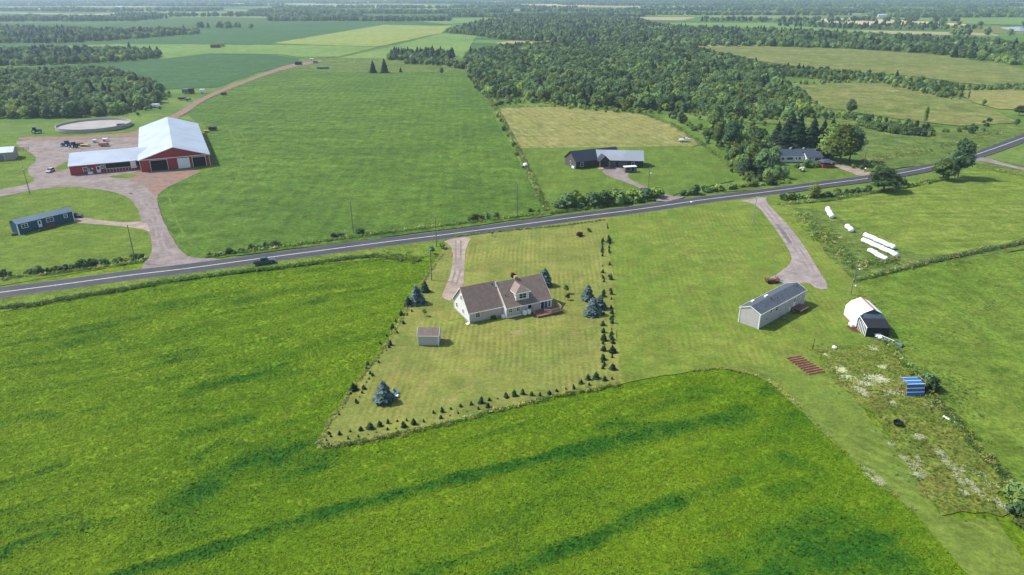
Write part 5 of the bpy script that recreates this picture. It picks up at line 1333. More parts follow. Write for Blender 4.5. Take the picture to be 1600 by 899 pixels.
# ------------------------------------------------------------------ blue mini home
bh = thing('blue_home', 'dark blue mini home with pale steel roof and white windows', 'mobile home', (-153.4, 204.3, 0), math.radians(53))
BL, BW = 16.6, 4.9
bh.rotation_euler.z = math.atan2(217.07 - 204.15, -146.33 + 153.22 + 1.5)
walls_gable(bh, 0, BL, 0, BW, 3.3, 4.25, M['siding_blue'], 'wall', .4); MB().box(.04, BL - .04, .04, BW - .04, -.05, .4).build('skirting', M['siding_blue'], bh)
roof_gable(bh, 0, BL, 0, BW, 3.3, 4.25, M['roof_bluegrey'], .2, .1)
corner_boards(bh, [(0, 0), (BL, 0)], 3.2, .2)
window(bh, 'f', 1.1, 3.0, 1.6, 3.0, 0, (2, 2), fw=.15); window(bh, 'f', 8.4, 10.6, 1.6, 3.0, 0, (2, 2), fw=.15); window(bh, 'f', 13.7, 14.9, 1.7, 3.0, 0, (2, 2), fw=.15)
door(bh, 'f', 5.9, 6.8, .7, 2.8, 0)
pipe(bh, 'vent_pipe', M['grey'], 4.6, 3.4, 3.8, 5.2, .07)
d3 = thing('small_deck', 'brown wooden landing before the blue home door', 'deck', bh.location, bh.rotation_euler.z)
for i in range(12): MB().box(5.6, 9.6, -2.4 + i * .19, -2.24 + i * .19, .6, .65).build('board', M['wood_brown'], d3)
MB().box(5.7, 9.5, -2.35, -.1, .0, .58).build('skirt', M['wood_brown'], d3); railing(d3, (6.9, -2.35), (9.5, -2.35), .65, .8, M['wood_brown']); MB().box(4.8, 5.55, -1.9, -.8, .25, .32).build('step', M['wood_tan'], d3)
pc = thing('planter', 'low dark planter by the near corner of the blue home', 'planter', (*G(23, 368), 0), .4); MB().box(-.8, .8, -.4, .4, 0, .4).build('box', M['wood_brown'], pc); m = MB(); blob(m, (0, 0, .55), .6, R, .6, .6); m.build('plant', M['leaf_dark'], pc)

# ------------------------------------------------------------------ red barn
BA = math.radians(26)
bn = thing('barn', 'large red barn with pale steel roof, open doors and a long low wing', 'barn', (-154.97, 284.6, 0), BA)
BLn, DEP, EZ, RZ = 27.0, 83.0, 4.9, 9.2
def holed_wall(parent, name, mat, x0, x1, z1, openings, y0, y1):
    m = MB(); x = x0
    for a_, b_, c_ in openings:
        m.box(x, a_, y0, y1, 0, z1); m.box(a_, b_, y0, y1, c_, z1); x = b_
    m.box(x, x1, y0, y1, 0, z1); return m.build(name, mat, parent)
holed_wall(bn, 'front_wall', M['red_metal'], 0, BLn, EZ, [(3.9, 10.3, 4.3), (20.2, 25.3, 4.2)], 0, .25)
MB().prism([(.0, EZ), (BLn, EZ), (BLn / 2, RZ - .1)], .02, .25, 'y').build('gable_wall', M['red_metal'], bn)
m = MB(); m.box(0, .25, .25, DEP, 0, EZ); m.build('side_wall', M['red_metal'], bn); MB().box(BLn - .25, BLn, .25, DEP, 0, EZ).build('side_wall', M['red_metal'], bn)
MB().box(.25, BLn - .25, DEP - .25, DEP, 0, EZ).build('back_wall', M['red_metal'], bn)
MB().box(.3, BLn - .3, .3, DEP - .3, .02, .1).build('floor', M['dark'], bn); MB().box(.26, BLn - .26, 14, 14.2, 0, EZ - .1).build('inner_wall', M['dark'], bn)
m = MB(); o_ = .5
sl = (RZ - EZ) / (BLn / 2)
m.prism([(-o_, EZ - sl*o_), (BLn/2, RZ), (BLn/2, RZ + .2), (-o_, EZ - sl*o_ + .2)], -.5, DEP + .4, 'y')
m.prism([(BLn/2, RZ), (BLn + o_, EZ - sl*o_), (BLn + o_, EZ - sl*o_ + .2), (BLn/2, RZ + .2)], -.5, DEP + .4, 'y')
m.build('roof', M['roof_metal'], bn)
m = MB().box(-.05, BLn + .05, -.12, -.004, EZ - .15, EZ + .12)
for x in (0, 3.75, 10.3, 20.05, 25.3, BLn - .15): m.box(x, x + .15, -.1, -.004, 0, EZ - .15)
m.box(3.9, 10.3, -.1, -.004, 4.3, 4.42); m.box(20.2, 25.3, -.1, -.004, 4.2, 4.32)
m.prism([(-o_, EZ - sl*o_ - .05), (BLn/2, RZ - .05), (BLn/2, RZ + .15), (-o_, EZ - sl*o_ + .15)], -.58, -.504, 'y')
m.prism([(BLn/2, RZ - .05), (BLn + o_, EZ - sl*o_ - .05), (BLn + o_, EZ - sl*o_ + .15), (BLn/2, RZ + .15)], -.58, -.504, 'y')
m.build('trim', M['trim'], bn)
MB().box(14.3, 19.0, -.14, -.04, .05, 4.35).build('sliding_door', M['trim'], bn)
# wing: local x from -26 to 0, front at y=6.2
wy, wz, wr, wd = 6.2, 3.9, 6.2, 14.0
m = MB(); m.box(-26, -13, wy, wy + .2, 0, wz); m.box(-26, -25.8, wy + .2, wy + 2*wd, 0, wz); m.box(-13, -.02, wy, wy + .2, 0, 1.3); m.box(-13, -.02, wy, wy + .2, 3.4, wz)
m.box(-25.8, -.02, wy + 2*wd - .2, wy + 2*wd, 0, wz); m.prism([(wy, wz), (wy + wd, wr), (wy + 2*wd, wz)], -26, -25.8); m.build('wing_wall', M['red_metal'], bn)
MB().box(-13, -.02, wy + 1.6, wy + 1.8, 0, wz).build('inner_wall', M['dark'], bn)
roof_gable(bn, -26, 4, wy, wy + 2*wd, wz, wr, M['roof_metal'], .7, .15, 'wing_roof', gover=.3)
m = MB()
for i in range(10): m.box(-12.9 + i * 1.15, -12.8 + i * 1.15, wy - .08, wy - .004, 0, 1.35)
m.box(-13, -1.0, wy - .1, wy - .004, 1.35, 1.5); m.box(-13.1, -12.95, wy - .09, wy - .004, 1.5, wz); m.box(-26.1, -25.9, wy - .1, wy - .004, 0, wz - .3); m.build('wing_trim', M['trim'], bn)
window(bn, 'f', -21.3, -19.6, 1.3, 2.9, wy, (2, 2), fw=.18); window(bn, 'f', -14.8, -13.5, 1.7, 3.2, wy, (2, 2), fw=.18)
door(bn, 'f', -16.4, -15.1, .2, 2.7, wy)
MB().box(-18.2, -17.6, wy - .06, wy - .004, 1.8, 2.3).build('sign_board', M['trim'], bn)
MB().box(-3.7, -1.6, wy - .8, wy - .1, .9, 4.1).build('feed_bin', M['trim'], bn)
fr = thing('white_freezer', 'white chest freezer by the red milk house door', 'freezer', (0,0,0)); fr.location = Vector((-154.97, 284.6, 0)) + Matrix.Rotation(BA, 3, 'Z') @ Vector((-18.8, wy - .8, 0)); fr.rotation_euler.z = BA
MB().box(-.9, .9, -.4, .4, .05, .9).build('body', M['white'], fr, bevel=.04); MB().box(-.92, .92, -.42, .42, .91, 1.0).build('lid', M['white'], fr)
ms_ = thing('milk_tank', 'grey round tank standing at the milk house wall', 'tank', (0,0,0)); ms_.location = Vector((-154.97, 284.6, 0)) + Matrix.Rotation(BA, 3, 'Z') @ Vector((-19.3, wy - .6, 0)) + Vector((0,0,1.0))
ms_.location.z = 0; ms_.location.x += .2; MB().tube([(0,0,.1),(0,0,2.2),(0,0,2.5)], [.5,.5,.2], 12).build('body', M['galv'], ms_, smooth=False); MB().tube([(0,0,0),(0,0,.1)], .55, 12).build('base', M['found'], ms_)

# grey shed far left
gs = thing('farm_shed', 'beige shed with pale blue steel roof at the left edge of the farmyard', 'shed', (-222.9, 307.0, 0), math.radians(22))
walls_gable(gs, -9, 0, 0, 9, 3.6, 5.2, siding('beige_cladding', (190,184,170), .6, True), 'wall'); roof_gable(gs, -9, 0, 0, 9, 3.6, 5.2, M['roof_metal'], .4, .15)
window(gs, 'r', 3.0, 4.4, 1.5, 2.8, 0); door(gs, 'f', -6, -3.5, .05, 2.9, 0, M['grey'], False)
tp = thing('fence_panel', 'dark pen railing beside the beige farm shed', 'fence', (*G(33, 236), 0), .2)
for z in (.5, 1.0, 1.5): MB().box(-3.4, 3.4, -.03, .03, z, z + .12).build('rail', M['wood_brown'], tp)
for x in (-3.4, -1.1, 1.1, 3.3): MB().box(x, x + .12, .03, .15, 0, 1.8).build('post', M['wood_brown'], tp)
# manure tank
cx, cy = -232, 388
mt_ = thing('slurry_tank', 'wide round pale concrete slurry tank behind the farmyard', 'slurry tank', (cx, cy, 0))
seg = 48; m = MB(); vs = []; rad = 18.5
for r_, z in ((rad, 0), (rad, 2.0), (rad - .3, 2.0), (rad - .3, .6)): vs += [(r_ * math.cos(2*math.pi*k/seg), r_ * math.sin(2*math.pi*k/seg), z) for k in range(seg)]
m.add(vs, [(j*seg+k, j*seg+(k+1) % seg, (j+1)*seg+(k+1) % seg, (j+1)*seg+k) for j in range(3) for k in range(seg)]); m.build('wall', M['found'], mt_)
m = MB(); m.face([((rad-.3) * math.cos(2*math.pi*k/seg), (rad-.3) * math.sin(2*math.pi*k/seg), .9) for k in range(seg)]); m.build('slurry', plain('dry_slurry_crust', (186,178,172), .8, .2, var=.15, scale=.2), mt_)

# ------------------------------------------------------------------ black house
DA = math.radians(-2)
x0, y0 = 27.2, 289.9
dh = thing('dark_house', 'black clad house with dark left wing and light steel roofed right wing', 'house', (x0, y0, 0), 0)
LA = math.radians(28)
def sub(parent, build, loc, rot):
    """parts of one wing share a turned frame: bake it into the parts"""
    before = set(parent.children); build()
    mtx = Matrix.Translation(loc) @ Matrix.Rotation(rot, 4, 'Z')
    for o in set(parent.children) - before: o.matrix_local = mtx @ o.matrix_local
def wing_left():
    walls_gable(dh, 0, 22, 0, 9.8, 3.3, 6.6, M['siding_black'], 'wall'); roof_gable(dh, 0, 22, 0, 9.8, 3.3, 6.6, M['roof_black'], .5, .16)
    MB().box(-.03, -.003, .05, 9.75, .05, 3.3).build('gable_cladding', M['siding_gable'], dh)
    MB().prism([(.1, 3.301), (9.7, 3.301), (4.9, 6.45)], -.03, -.003).build('gable_cladding', M['siding_gable'], dh)
    window(dh, 'l', 4.3, 5.2, .8, 2.6, -.03, frame=M['trim']); window(dh, 'f', 2.0, 3.6, .7, 2.7, 0, (2, 1))
    MB().box(-.5, -.05, 1.0, 2.0, 0, .9).build('heat_pump', M['white'], dh); MB().box(-.5, -.05, 2.2, 3.0, 0, .9).build('heat_pump', M['white'], dh)
sub(dh, wing_left, Vector((0, 0, 0)), math.radians(24))
def wing_right():
    walls_gable(dh, 0, 20.5, 0, 9.5, 3.2, 6.3, M['siding_black'], 'wall'); roof_gable(dh, 0, 20.5, 0, 9.5, 3.2, 6.3, M['roof_metal2'], .45, .16, gover=.3)
    holed = MB()
    for u in (5.5, 10.2): MB().box(u, u + 3.6, -.06, -.003, .05, 2.6).build('garage_door', M['siding_gable'], dh)
    window(dh, 'f', 15.6, 16.8, .9, 2.3, 0); window(dh, 'r', 4, 5.5, 1, 2.3, 20.5)
sub(dh, wing_right, Vector((8.4, 4.2, 0)), math.radians(-5.5))
def porch():
    m = MB(); m.prism([(0, 3.1), (4.6, 3.1), (2.3, 5.4)], -.1, 0.0, 'y'); m.build('porch_gable', M['siding_black'], dh)
    m = MB(); m.prism([(-.3, 2.95), (2.3, 5.42), (2.3, 5.55), (-.3, 3.1)], -.4, 5, 'y'); m.prism([(2.3, 5.42), (4.9, 2.95), (4.9, 3.1), (2.3, 5.55)], -.4, 5, 'y'); m.build('porch_roof', M['roof_black'], dh)
    for x in (.1, 4.35): MB().box(x, x + .22, 0, .22, 0, 3.1).build('porch_post', M['wood_tan'], dh)
    door(dh, 'f', 1.8, 2.9, .1, 2.3, 3.6, M['wood_brown'])
    MB().box(-.3, 4.8, -1.2, 3.4, 0, .12).build('porch_floor', M['wood_pink'], dh)
sub(dh, porch, Vector((10.0, .4, 0)), math.radians(10))
cp = thing('camper_van', 'small dark camper with a white roof parked before the black house', 'camper', (*G(984, 269), 0), math.radians(14))
MB().box(-2.6, 2.6, -1.1, 1.1, .5, 2.3).build('body', plain('camper_grey', (120,124,130), .4), cp, bevel=.08); MB().box(-2.75, 2.75, -1.2, 1.2, 2.31, 2.5).build('roof', M['white'], cp, bevel=.05)
MB().box(-2.2, -.3, -1.14, -1.1, 1.3, 2.0).build('window', M['glass'], cp); MB().box(.4, 1.2, -1.14, -1.1, .6, 2.1).build('door', M['dark'], cp)
for x in (-1.3, 1.3): wheel(cp, x, -.95, .36, .36, .25); wheel(cp, x, .95, .36, .36, .25)
# patio bench things: calf hutch
hu = thing('white_hutch', 'white dome shaped hutch at the left edge of the black house lawn', 'hutch', (*G(821, 261), 0), .3)
m = MB(); vs = []; 
for z, r_ in ((0, 1.25), (.7, 1.2), (1.3, .95), (1.7, .5), (1.8, .15)): vs += [(r_ * math.cos(2*math.pi*k/14), r_ * math.sin(2*math.pi*k/14), z) for k in range(14)]
m.add(vs, [(j*14+k, j*14+(k+1) % 14, (j+1)*14+(k+1) % 14, (j+1)*14+k) for j in range(4) for k in range(14)] + [tuple(range(56, 70))]); m.build('shell', M['white'], hu, smooth=True)
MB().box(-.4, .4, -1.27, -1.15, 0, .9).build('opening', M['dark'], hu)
# boat
bt = thing('boat', 'white cabin boat parked on the straw coloured field', 'boat', (*G(1069, 222), 0), math.radians(-8))
m = MB(); secs = []
for x, w_, zt, zb in ((-2.6, 1.0, 1.35, .45), (-1, 1.1, 1.4, .35), (.8, 1.05, 1.5, .35), (2.1, .6, 1.62, .5), (2.9, .05, 1.7, .9)): secs.append([(x, -w_, zt), (x, -w_ * .8, zb + .2), (x, 0, zb), (x, w_ * .8, zb + .2), (x, w_, zt)])
vs = [q for s_ in secs for q in s_]; fs = [(i*5+k, i*5+k+1, (i+1)*5+k+1, (i+1)*5+k) for i in range(4) for k in range(4)] + [(i*5, (i+1)*5, (i+1)*5+4, i*5+4) for i in range(4)] + [(0,1,2,3,4)]
m.add(vs, fs); m.build('hull', M['white'], bt); MB().prism([(-.2, 1.4), (2.0, 1.55), (1.2, 2.1), (0, 2.15)], -.75, .75, 'y').build('cabin', M['white'], bt)
MB().prism([(-.4, 1.42), (-.2, 1.42), (.1, 2.5), (-.05, 2.5)], -.8, .8, 'y').build('windshield', M['glass'], bt)
m = MB()
for y in (-.85, .85): m.tube([(-1.3, y, 1.4), (-1.2, y, 2.5), (-.05, y, 2.55)], .04, 5)
m.tube([(-1.2, -.85, 2.5), (-1.2, .85, 2.5)], .04, 5); m.build('arch', M['galv'], bt)
m = MB(); m.box(-2.6, 3.4, -.1, .1, .25, .35); m.box(-1, -.8, -1, 1, .25, .35); m.build('trailer', M['galv'], bt)
for y in (-1.0, 1.0): wheel(bt, -.9, y, .3, .3, .2)

# ------------------------------------------------------------------ white house among the trees
wh = thing('white_house', 'low white house with slate roof under the dark spruces', 'house', (*G(1217, 254), 0), math.radians(4))
walls_gable(wh, 0, 17, 0, 8, 2.6, 4.9, M['siding_w'], 'wall'); roof_gable(wh, 0, 17, 0, 8, 2.6, 4.9, M['roof_slate'], .4, .14); rake_trim(wh, 0, 17, 0, 8, 2.6, 4.9, .4)
def wing_w():
    walls_gable(wh, 0, 7, 0, 6.0, 2.6, 4.3, M['siding_w'], 'wall'); roof_gable(wh, 0, 7, 0, 6.0, 2.6, 4.3, M['roof_slate'], .4, .14)
    window(wh, 'r', 1, 2.2, 1, 2.1, 7); window(wh, 'f', 3.5, 6.3, .9, 2.3, 0, (3, 1)); window(wh, 'f', .8, 1.8, 1, 2.2, 0)
sub(wh, wing_w, Vector((11.5, -2.4, 0)), math.radians(3))
window(wh, 'f', 3.4, 6.2, 1, 2.3, 0, (3, 1)); window(wh, 'f', 8.6, 9.8, 1, 2.2, 0, (1, 2)); door(wh, 'f', 7.3, 8.2, .2, 2.2, 0); window(wh, 'f', 1, 2.2, 1, 2.2, 0)
MB().box(6, 6.8, 3.6, 4.4, 4.4, 5.6).build('chimney', M['found'], wh); MB().box(12, 12.8, 3.6, 4.4, 4.2, 5.5).build('chimney', M['found'], wh)
MB().prism([(2, 3.6), (4, 4.85), (4, 4.95), (2, 3.72)], 7.5, 10.5).build('roof_patch', M['roof_metal2'], wh)
rs = thing('red_gazebo', 'small red garden gazebo with dark hip roof beside the white house', 'gazebo', (*G(1290, 261), 0), .1)
m = MB().box(-2.6, 2.6, -2.2, 2.2, 0, 1.25); m.build('wall', plain('red_stained_wood', (160,74,50), .7), rs)
for x in (-2.5, 2.35):
    for y in (-2.1, 1.95): MB().box(x, x + .15, y, y + .15, 1.25, 2.4).build('post', M['wood_brown'], rs)
m = MB(); m.add([(-2.9, -2.5, 2.4), (2.9, -2.5, 2.4), (2.9, 2.5, 2.4), (-2.9, 2.5, 2.4), (-.6, 0, 3.5), (.6, 0, 3.5)], [(0,1,5,4), (1,2,5), (2,3,4,5), (3,0,4), (0,3,2,1)]); m.build('roof', M['roof_slate'], rs)

# ------------------------------------------------------------------ vehicles
def car(px, rot, paint, label, cat='car', L_=4.6, W_=1.85, H_=1.5, suv=False, name='parked_car'):
    t_ = thing(name, label, cat, (*G(*px), 0), rot); h = L_ / 2
    side = [(-h, .35), (h, .35), (h, .7), (h - .15, .82), (h * .5, .95), (-h + .1, 1.0), (-h, .8)]
    MB().prism(side, -W_/2, W_/2, 'y').build('body', paint, t_, bevel=.06)
    a0, a1 = (-h + .25, h * .42) if suv else (-h + .5, h * .42)
    m = MB(); b_ = W_/2 - .08; c_ = W_/2 - .28
    m.add([(a0, -b_, .96), (a1, -b_, .93), (a1, b_, .93), (a0, b_, .96), (a0 + (.25 if suv else .7), -c_, H_ - .05), (a1 - .75, -c_, H_ - .05), (a1 - .75, c_, H_ - .05), (a0 + (.25 if suv else .7), c_, H_ - .05)], [(0,1,5,4), (1,2,6,5), (2,3,7,6), (3,0,4,7), (4,5,6,7)])
    m.build('window', M['glass'], t_); MB().box(a0 + (.3 if suv else .75), a1 - .8, -c_ - .02, c_ + .02, H_ - .04, H_).build('roof', paint, t_, bevel=.02)
    for x in (-h * .62, h * .62):
        for y in (-W_/2 + .1, W_/2 - .1): wheel(t_, x, y, .33, .33, .22)
    for y in (-W_/2 + .25, W_/2 - .25):
        MB().box(h - .01, h + .02, y - .16, y + .16, .6, .75).build('headlight', M['white'], t_); MB().box(-h - .02, -h + .01, y - .14, y + .14, .65, .8).build('tail_light', M['red_metal'], t_)
    return t_
car((117, 340.5), math.radians(10), M['paint_black'], 'black car parked at the end of the blue home', suv=True, H_=1.65, W_=1.95, L_=4.9)
car((79, 269), math.radians(-85), M['paint_silver'], 'silver car parked in the farmyard left of the red wing', suv=True, H_=1.6)
def pickup(px, rot, paint, label):
    t_ = thing('pickup_truck', label, 'pickup truck', (*G(*px), .085), rot)
    MB().prism([(-2.9, .5), (2.85, .5), (2.9, .85), (2.75, 1.08), (1.3, 1.18), (-2.9, 1.15)], -.98, .98, 'y').build('body', paint, t_, bevel=.06)
    m = MB(); m.add([(-.95, -.9, 1.16), (1.35, -.9, 1.16), (1.35, .9, 1.16), (-.95, .9, 1.16), (-.75, -.72, 1.82), (.6, -.72, 1.82), (.6, .72, 1.82), (-.75, .72, 1.82)], [(0,1,5,4), (1,2,6,5), (2,3,7,6), (3,0,4,7), (4,5,6,7)]); m.build('window', M['glass'], t_)
    MB().box(-.75, .6, -.74, .74, 1.825, 1.87).build('roof', paint, t_, bevel=.02)
    MB().box(-2.8, -1.05, -.85, .85, 1.152, 1.2).build('bed_cover', M['black'], t_)
    for x in (-1.85, 1.9):
        for y in (-.88, .88): wheel(t_, x, y, .4, .4, .26)
    for y in (-.75, .75): MB().box(2.88, 2.93, y - .18, y + .18, .75, .95).build('headlight', M['white'], t_); MB().box(-2.93, -2.89, y - .1, y + .1, .75, 1.05).build('tail_light', M['red_metal'], t_)
    MB().box(2.88, 2.98, -.9, .9, .45, .6).build('bumper', M['grey'], t_); return t_
da = RC[0]; dirs = (Vector(G(440, 402)) - Vector(G(390, 408.5))); pickup((413, 412.5), math.atan2(dirs.y, dirs.x), M['paint_blue'], 'blue grey pickup truck driving right along the road')
def tractor(px, rot, label):
    t_ = thing('tractor', label, 'tractor', (*G(*px), 0), rot)
    MB().prism([(.2, .8), (2.3, .8), (2.4, 1.0), (2.3, 1.65), (.2, 1.8)], -.42, .42, 'y').build('hood', M['tractor_blue'], t_, bevel=.04)
    m = MB(); m.add([(-1.3, -.75, 1.2), (.3, -.75, 1.2), (.3, .75, 1.2), (-1.3, .75, 1.2), (-1.15, -.7, 2.7), (.1, -.7, 2.7), (.1, .7, 2.7), (-1.15, .7, 2.7)], [(0,1,5,4), (1,2,6,5), (2,3,7,6), (3,0,4,7)]); m.build('cab', M['glass'], t_)
    MB().box(-1.35, .3, -.82, .82, 2.71, 2.88).build('roof', M['tractor_blue'], t_, bevel=.04); MB().box(-1.4, 2.2, -.3, .3, .55, .85).build('chassis', M['black'], t_)
    for y in (-.95, .95): wheel(t_, -.8, y, .9, .9, .5, M['white']); wheel(t_, 1.7, y * .85, .6, .6, .36, M['white']); MB().box(-1.6, 0, y - .25, y + .25, 1.82, 1.88).build('fender', M['tractor_blue'], t_)
    pipe(t_, 'exhaust', M['black'], 1.2, .3, 1.7, 2.6, .05); return t_
tractor((104, 229), math.radians(175), 'blue tractor with cab standing behind the red wing')
tractor((57, 208), math.radians(20), 'blue tractor standing in front of the slurry tank at left').scale = (1.1,) * 3
tractor((115, 231), math.radians(160), 'blue tractor parked close behind the other behind the red wing')
def implement(px, rot, c, label, L_=4, W_=2.2, H_=1.4, name='farm_implement', cat='farm implement'):
    t_ = thing(name, label, cat, (*G(*px), 0), rot)
    MB().prism([(-L_/2, .5), (L_/2, .5), (L_/2 * .8, H_), (-L_/2 * .9, H_)], -W_/2, W_/2, 'y').build('body', c, t_, bevel=.05); MB().tube([(L_/2, 0, .5), (L_/2 + 1.4, 0, .45)], .07, 6).build('drawbar', M['grey'], t_)
    for y in (-W_/2, W_/2): wheel(t_, -L_ * .1, y, .45, .45, .25)
    return t_
implement((133, 229), .1, M['yellow'], 'pale yellow implement hitched beside the tractors', 4.5, 2, 1.0)
implement((125, 228), .3, M['rust'], 'rusty spreader behind the tractors', 3.5, 2, 1.3)
implement((163, 229), .05, M['pink'], 'faded red wagon behind the red wing', 4.2, 2.2, 1.9)
implement((149, 223), .1, M['white'], 'white tank trailer behind the red wing', 1.8, 1.4, 1.6)
implement((165, 221), .1, M['white'], 'white bagged load on a cart beyond the faded red wagon', 3, 1.6, 1.5)
implement((293, 146), .2, M['grey'], 'grey livestock trailer beside the farm track', 7, 3, 3.2)
implement((300, 146.5), .2, M['black'], 'dark machine beside the grey livestock trailer', 4, 2.5, 3.6)
implement((317, 146), .1, M['white'], 'white van body beside the farm track', 4, 2.5, 3.0)
implement((285, 156), .1, M['black'], 'dark wrapped heap left of the farm track', 5, 3, 1.6)
implement((294, 157.5), .3, M['net'], 'greenish machine beside the dark heap', 4, 2.6, 1.6)
implement((244, 168), .0, M['white'], 'long white roofed trailer at the corner of the wood', 5.5, 2.4, 2.2)
implement((350, 149), .2, M['rust'], 'rusty brown machine beside the farm track', 4, 2.4, 2.0)
implement((190, 200), .1, M['black'], 'dark machine at the right end of the slurry tank', 4, 2.4, 2.2)
implement((333, 204), .1, M['black'], 'dark round feeder right of the barn roof', 4, 2.6, 2.0)
implement((323, 207), .3, M['yellow'], 'small yellow machine right of the barn', 3, 1.6, 1.0)
implement((467, 102), .0, M['black'], 'dark truck parked at the far end of the farm track', 7, 3, 3.4)
implement((493, 99), .1, M['grey'], 'grey wagon parked at the far end of the farm track', 5, 3, 2.6)
implement((505, 108), .0, M['net'], 'low dark machine in the rough strip', 12, 4, 2.0)
implement((487, 94), .0, M['white'], 'white load at the end of the farm track', 4, 2.6, 1.6)
implement((337, 75), .1, M['wood_brown'], 'brown machinery group in the far green field', 12, 5, 4.0)
implement((345, 73), .1, M['wood_tan'], 'tan machinery behind the brown group in the far green field', 10, 5, 4.4)

# ------------------------------------------------------------------ poles, mailboxes
def pole(px_base, h, label, lean=0.0, arm=False, lamp=None, mat=None, r=.16, name='utility_pole', cat='utility pole'):
    t_ = thing(name, label, cat, (*G(*px_base), 0), R.uniform(-.1, .1))
    MB().tube([(0, 0, -.2), (lean, 0, h)], [r, r * .65], 8).build('pole', mat or M['pole'], t_)
    if arm: MB().box(lean - 1.0, lean + 1.0, -.06, .06, h - .7, h - .58).build('cross_arm', M['pole'], t_)
    if name == 'utility_pole': MB().tube([(lean, -.12, h - .1), (lean, -.12, h + .15)], .06, 6).build('insulator', M['white'], t_)
    if lamp: 
        MB().tube([(0, 0, lamp), (.5, -.6, lamp + .25)], .04, 5).build('lamp_arm', M['galv'], t_)
        MB().tube([(.5, -.6, lamp + .05), (.5, -.6, lamp + .35)], [.22, .14], 8).build('lamp', M['white'], t_)
    return t_
pole((212, 411), 11.2, 'tall leaning pole at the corner of the blue home lawn', .1)
pole((47, 303), 10.4, 'pole on the lawn near the beige farm shed', 0, lamp=9.2)
pole((552, 364), 10.6, 'pole on the far verge left of the house drive', 0)
pole((682, 386), 9.5, 'pole at the entrance of the house drive', 0)
pole((674.5, 438), 8.6, 'pole on the lawn beside the blue spruce hedge')
pole((808, 336), 10.7, 'pole on the north side at the boundary of the big field')
pole((1012.5, 297), 8.6, 'pole with a lamp beside the black house drive', 0, lamp=6.5)
pole((1175.5, 351), 9.2, 'pale pole at the top of the asphalt drive', .2, mat=M['galv'])
pole((1202, 278), 9.7, 'pole on the verge left of the white house')
pole((1349, 262), 9.2, 'pole beside the white house lane')
pole((1486, 228), 7.8, 'pole in the meadow by the road bend')
pole((1334, 441), 5.8, 'lamp pole at the corner of the pasture fence', 0, lamp=3.7)
pole((1329, 461), 4.3, 'short pole with a lamp nearer the white gambrel shed', 0, lamp=2.6)
pole((1337.5, 468), 4.6, 'thin bare timber post rising behind the white gambrel shed', 0, mat=M['wood_tan'], r=.08, name='timber_post', cat='post')
pole((1270, 545), 2.4, 'clothesline post on the lawn below the mini home', 0, mat=M['black'], r=.07, name='clothesline_post', cat='post')
pole((1363, 547), 2.2, 'thin post in front of the black lean-to', 0, mat=M['galv'], r=.05, name='garden_post', cat='post')
pole((1595, 240+20), 6, 'short pole by the side lane at the right edge', 0, r=.1)
def mailbox(px, mat, label):
    t_ = thing('mailbox', label, 'mailbox', (*G(*px), 0), .2)
    MB().box(-.05, .05, -.05, .05, 0, 1.05).build('post', M['wood_brown'], t_); MB().prism([(-.25, 1.05), (.25, 1.05), (.25, 1.3), (.15, 1.42), (-.15, 1.42), (-.25, 1.3)], -.35, .35, 'y').build('box', mat, t_)
    MB().box(-.22, .22, -.38, -.352, 1.08, 1.35).build('door', M['grey'], t_)
mailbox((614.5, 369), M['black'], 'dark mailbox on the north side of the road left of the house drive'); mailbox((769, 370), M['black'], 'dark mailbox on the south verge right of the house drive')
mailbox((1352, 268), M['white'], 'white mailbox at the end of the white house lane'); mailbox((1080, 321), M['white'], 'white marker box on the south verge below the black house drive')
sg = thing('road_sign', 'small white sign post on the verge left of the pole', 'sign', (*G(540, 367), 0)); MB().tube([(0,0,0),(0,0,1.6)], .04, 6).build('post', M['galv'], sg); MB().box(-.25, .25, -.05, -.041, 1.1, 1.7).build('board', M['white'], sg)
# wires between neighbouring poles
def wire(a, ha, b, hb, sag, label):
    a = Vector((*G(*a), ha)); b = Vector((*G(*b), hb)); pts = []
    for i in range(13):
        u = i / 12; q = a.lerp(b, u); q.z -= sag * 4 * u * (1 - u); pts.append(q)
    o = MB().tube(pts, .018, 4).build('overhead_wire', M['grey']); tag(o, label, 'wire')
wire((212, 411), 10.9, (552, 364), 10.4, 1.2, 'overhead wire from the leaning pole to the next pole eastward')
wire((552, 364), 10.4, (808, 336), 10.5, 1.2, 'overhead wire crossing above the big green field edge')
wire((808, 336), 10.5, (1012.5, 297), 8.4, 1.2, 'overhead wire from the boundary pole to the lamp pole')
wire((1012.5, 297), 8.4, (1202, 278), 9.5, 1.0, 'overhead wire from the lamp pole to the white house pole')
wire((682, 386), 9.3, (674.5, 438), 8.4, .4, 'service wire down to the pole beside the hedge')
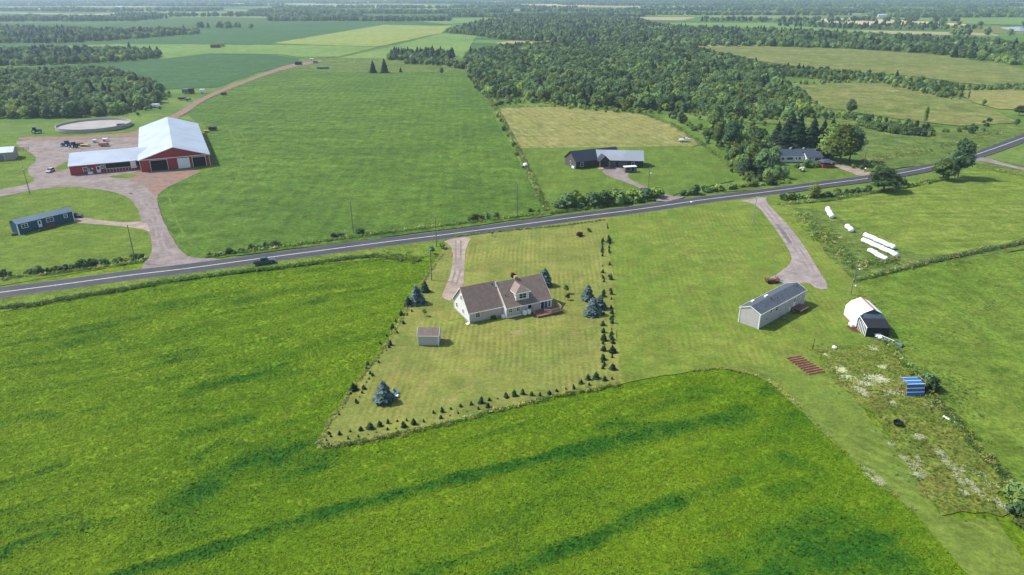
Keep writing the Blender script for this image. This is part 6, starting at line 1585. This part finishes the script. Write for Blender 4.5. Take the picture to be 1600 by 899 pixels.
# pasture fence
fn = thing('pasture_fence', 'thin wire fence on posts between the pasture and the bale strip', 'fence', (0, 0, 0))
fl_ = [Vector(G(*p)) for p in ((1335,440),(1400,425),(1450,413),(1540,393),(1640,374))]; posts = []
for a_, b_ in zip(fl_[:-1], fl_[1:]):
    n_ = max(1, int((b_ - a_).length / 5))
    posts += [a_.lerp(b_, i / n_) for i in range(n_)]
pm = MB().box(-.07, .07, -.07, .07, 0, 1.35).mesh('fence_post', M['pole'])
for q in posts:
    o = bpy.data.objects.new('post', pm); COL.objects.link(o); o.parent = fn; o.location = (q.x, q.y, 0)
for z in (.5, .9, 1.25): MB().tube([(q.x, q.y, z) for q in posts], .012, 3).build('wire', M['galv'], fn)

# ------------------------------------------------------------------ far farmsteads
def farmstead(px, w, c, rc, label, h=5):
    t_ = thing('distant_farm', label, 'house', (*G(*px), 0), R.uniform(-.3, .3)); walls_gable(t_, 0, w, 0, w * .6, h, h * 1.6, c, 'wall'); roof_gable(t_, 0, w, 0, w * .6, h, h * 1.6, rc, .5, .3)
    return t_
for px, w, c, rc, lb in [((955,8), 26, 'siding_w', 'roof_metal', 'white farm building far off beyond the big wood'), ((975,7), 18, 'siding_w', 'roof_slate', 'second white farm building right of the first beyond the wood'), ((1372,27), 22, 'siding_w', 'roof_metal', 'white farmhouse in the far trees at right'), ((648,10), 30, 'siding_w', 'roof_metal', 'long white barn near the horizon at centre'), ((180,13), 30, 'siding_w', 'roof_metal', 'white farm building near the horizon at left'), ((770,6), 30, 'siding_w', 'roof_metal', 'pale barn at the horizon left of centre'), ((1080,14), 20, 'siding_w', 'roof_slate', 'small white farmhouse beyond the far wood'), ((60,17), 20, 'siding_w', 'roof_metal', 'white shed far off at the left edge')]:
    farmstead(px, w, M[c], M[rc], lb)

# ------------------------------------------------------------------ air
hz_ = MB().box(-9400, 9400, -450, 14200, -1.3, 76)
t = bpy.data.materials.new('thin_haze'); t.use_nodes = True; nt_ = t.node_tree; nt_.nodes.remove(nt_.nodes['Principled BSDF'])
pv = nt_.nodes.new('ShaderNodeVolumePrincipled'); pv.inputs['Density'].default_value = .00014; pv.inputs['Color'].default_value = (.62, .80, 1.0, 1); pv.inputs['Anisotropy'].default_value = .35
nt_.links.new(pv.outputs[0], nt_.nodes['Material Output'].inputs['Volume'])
o = hz_.build('haze', t); o['kind'] = 'stuff'; tag(o, 'thin summer haze over the land', 'haze')
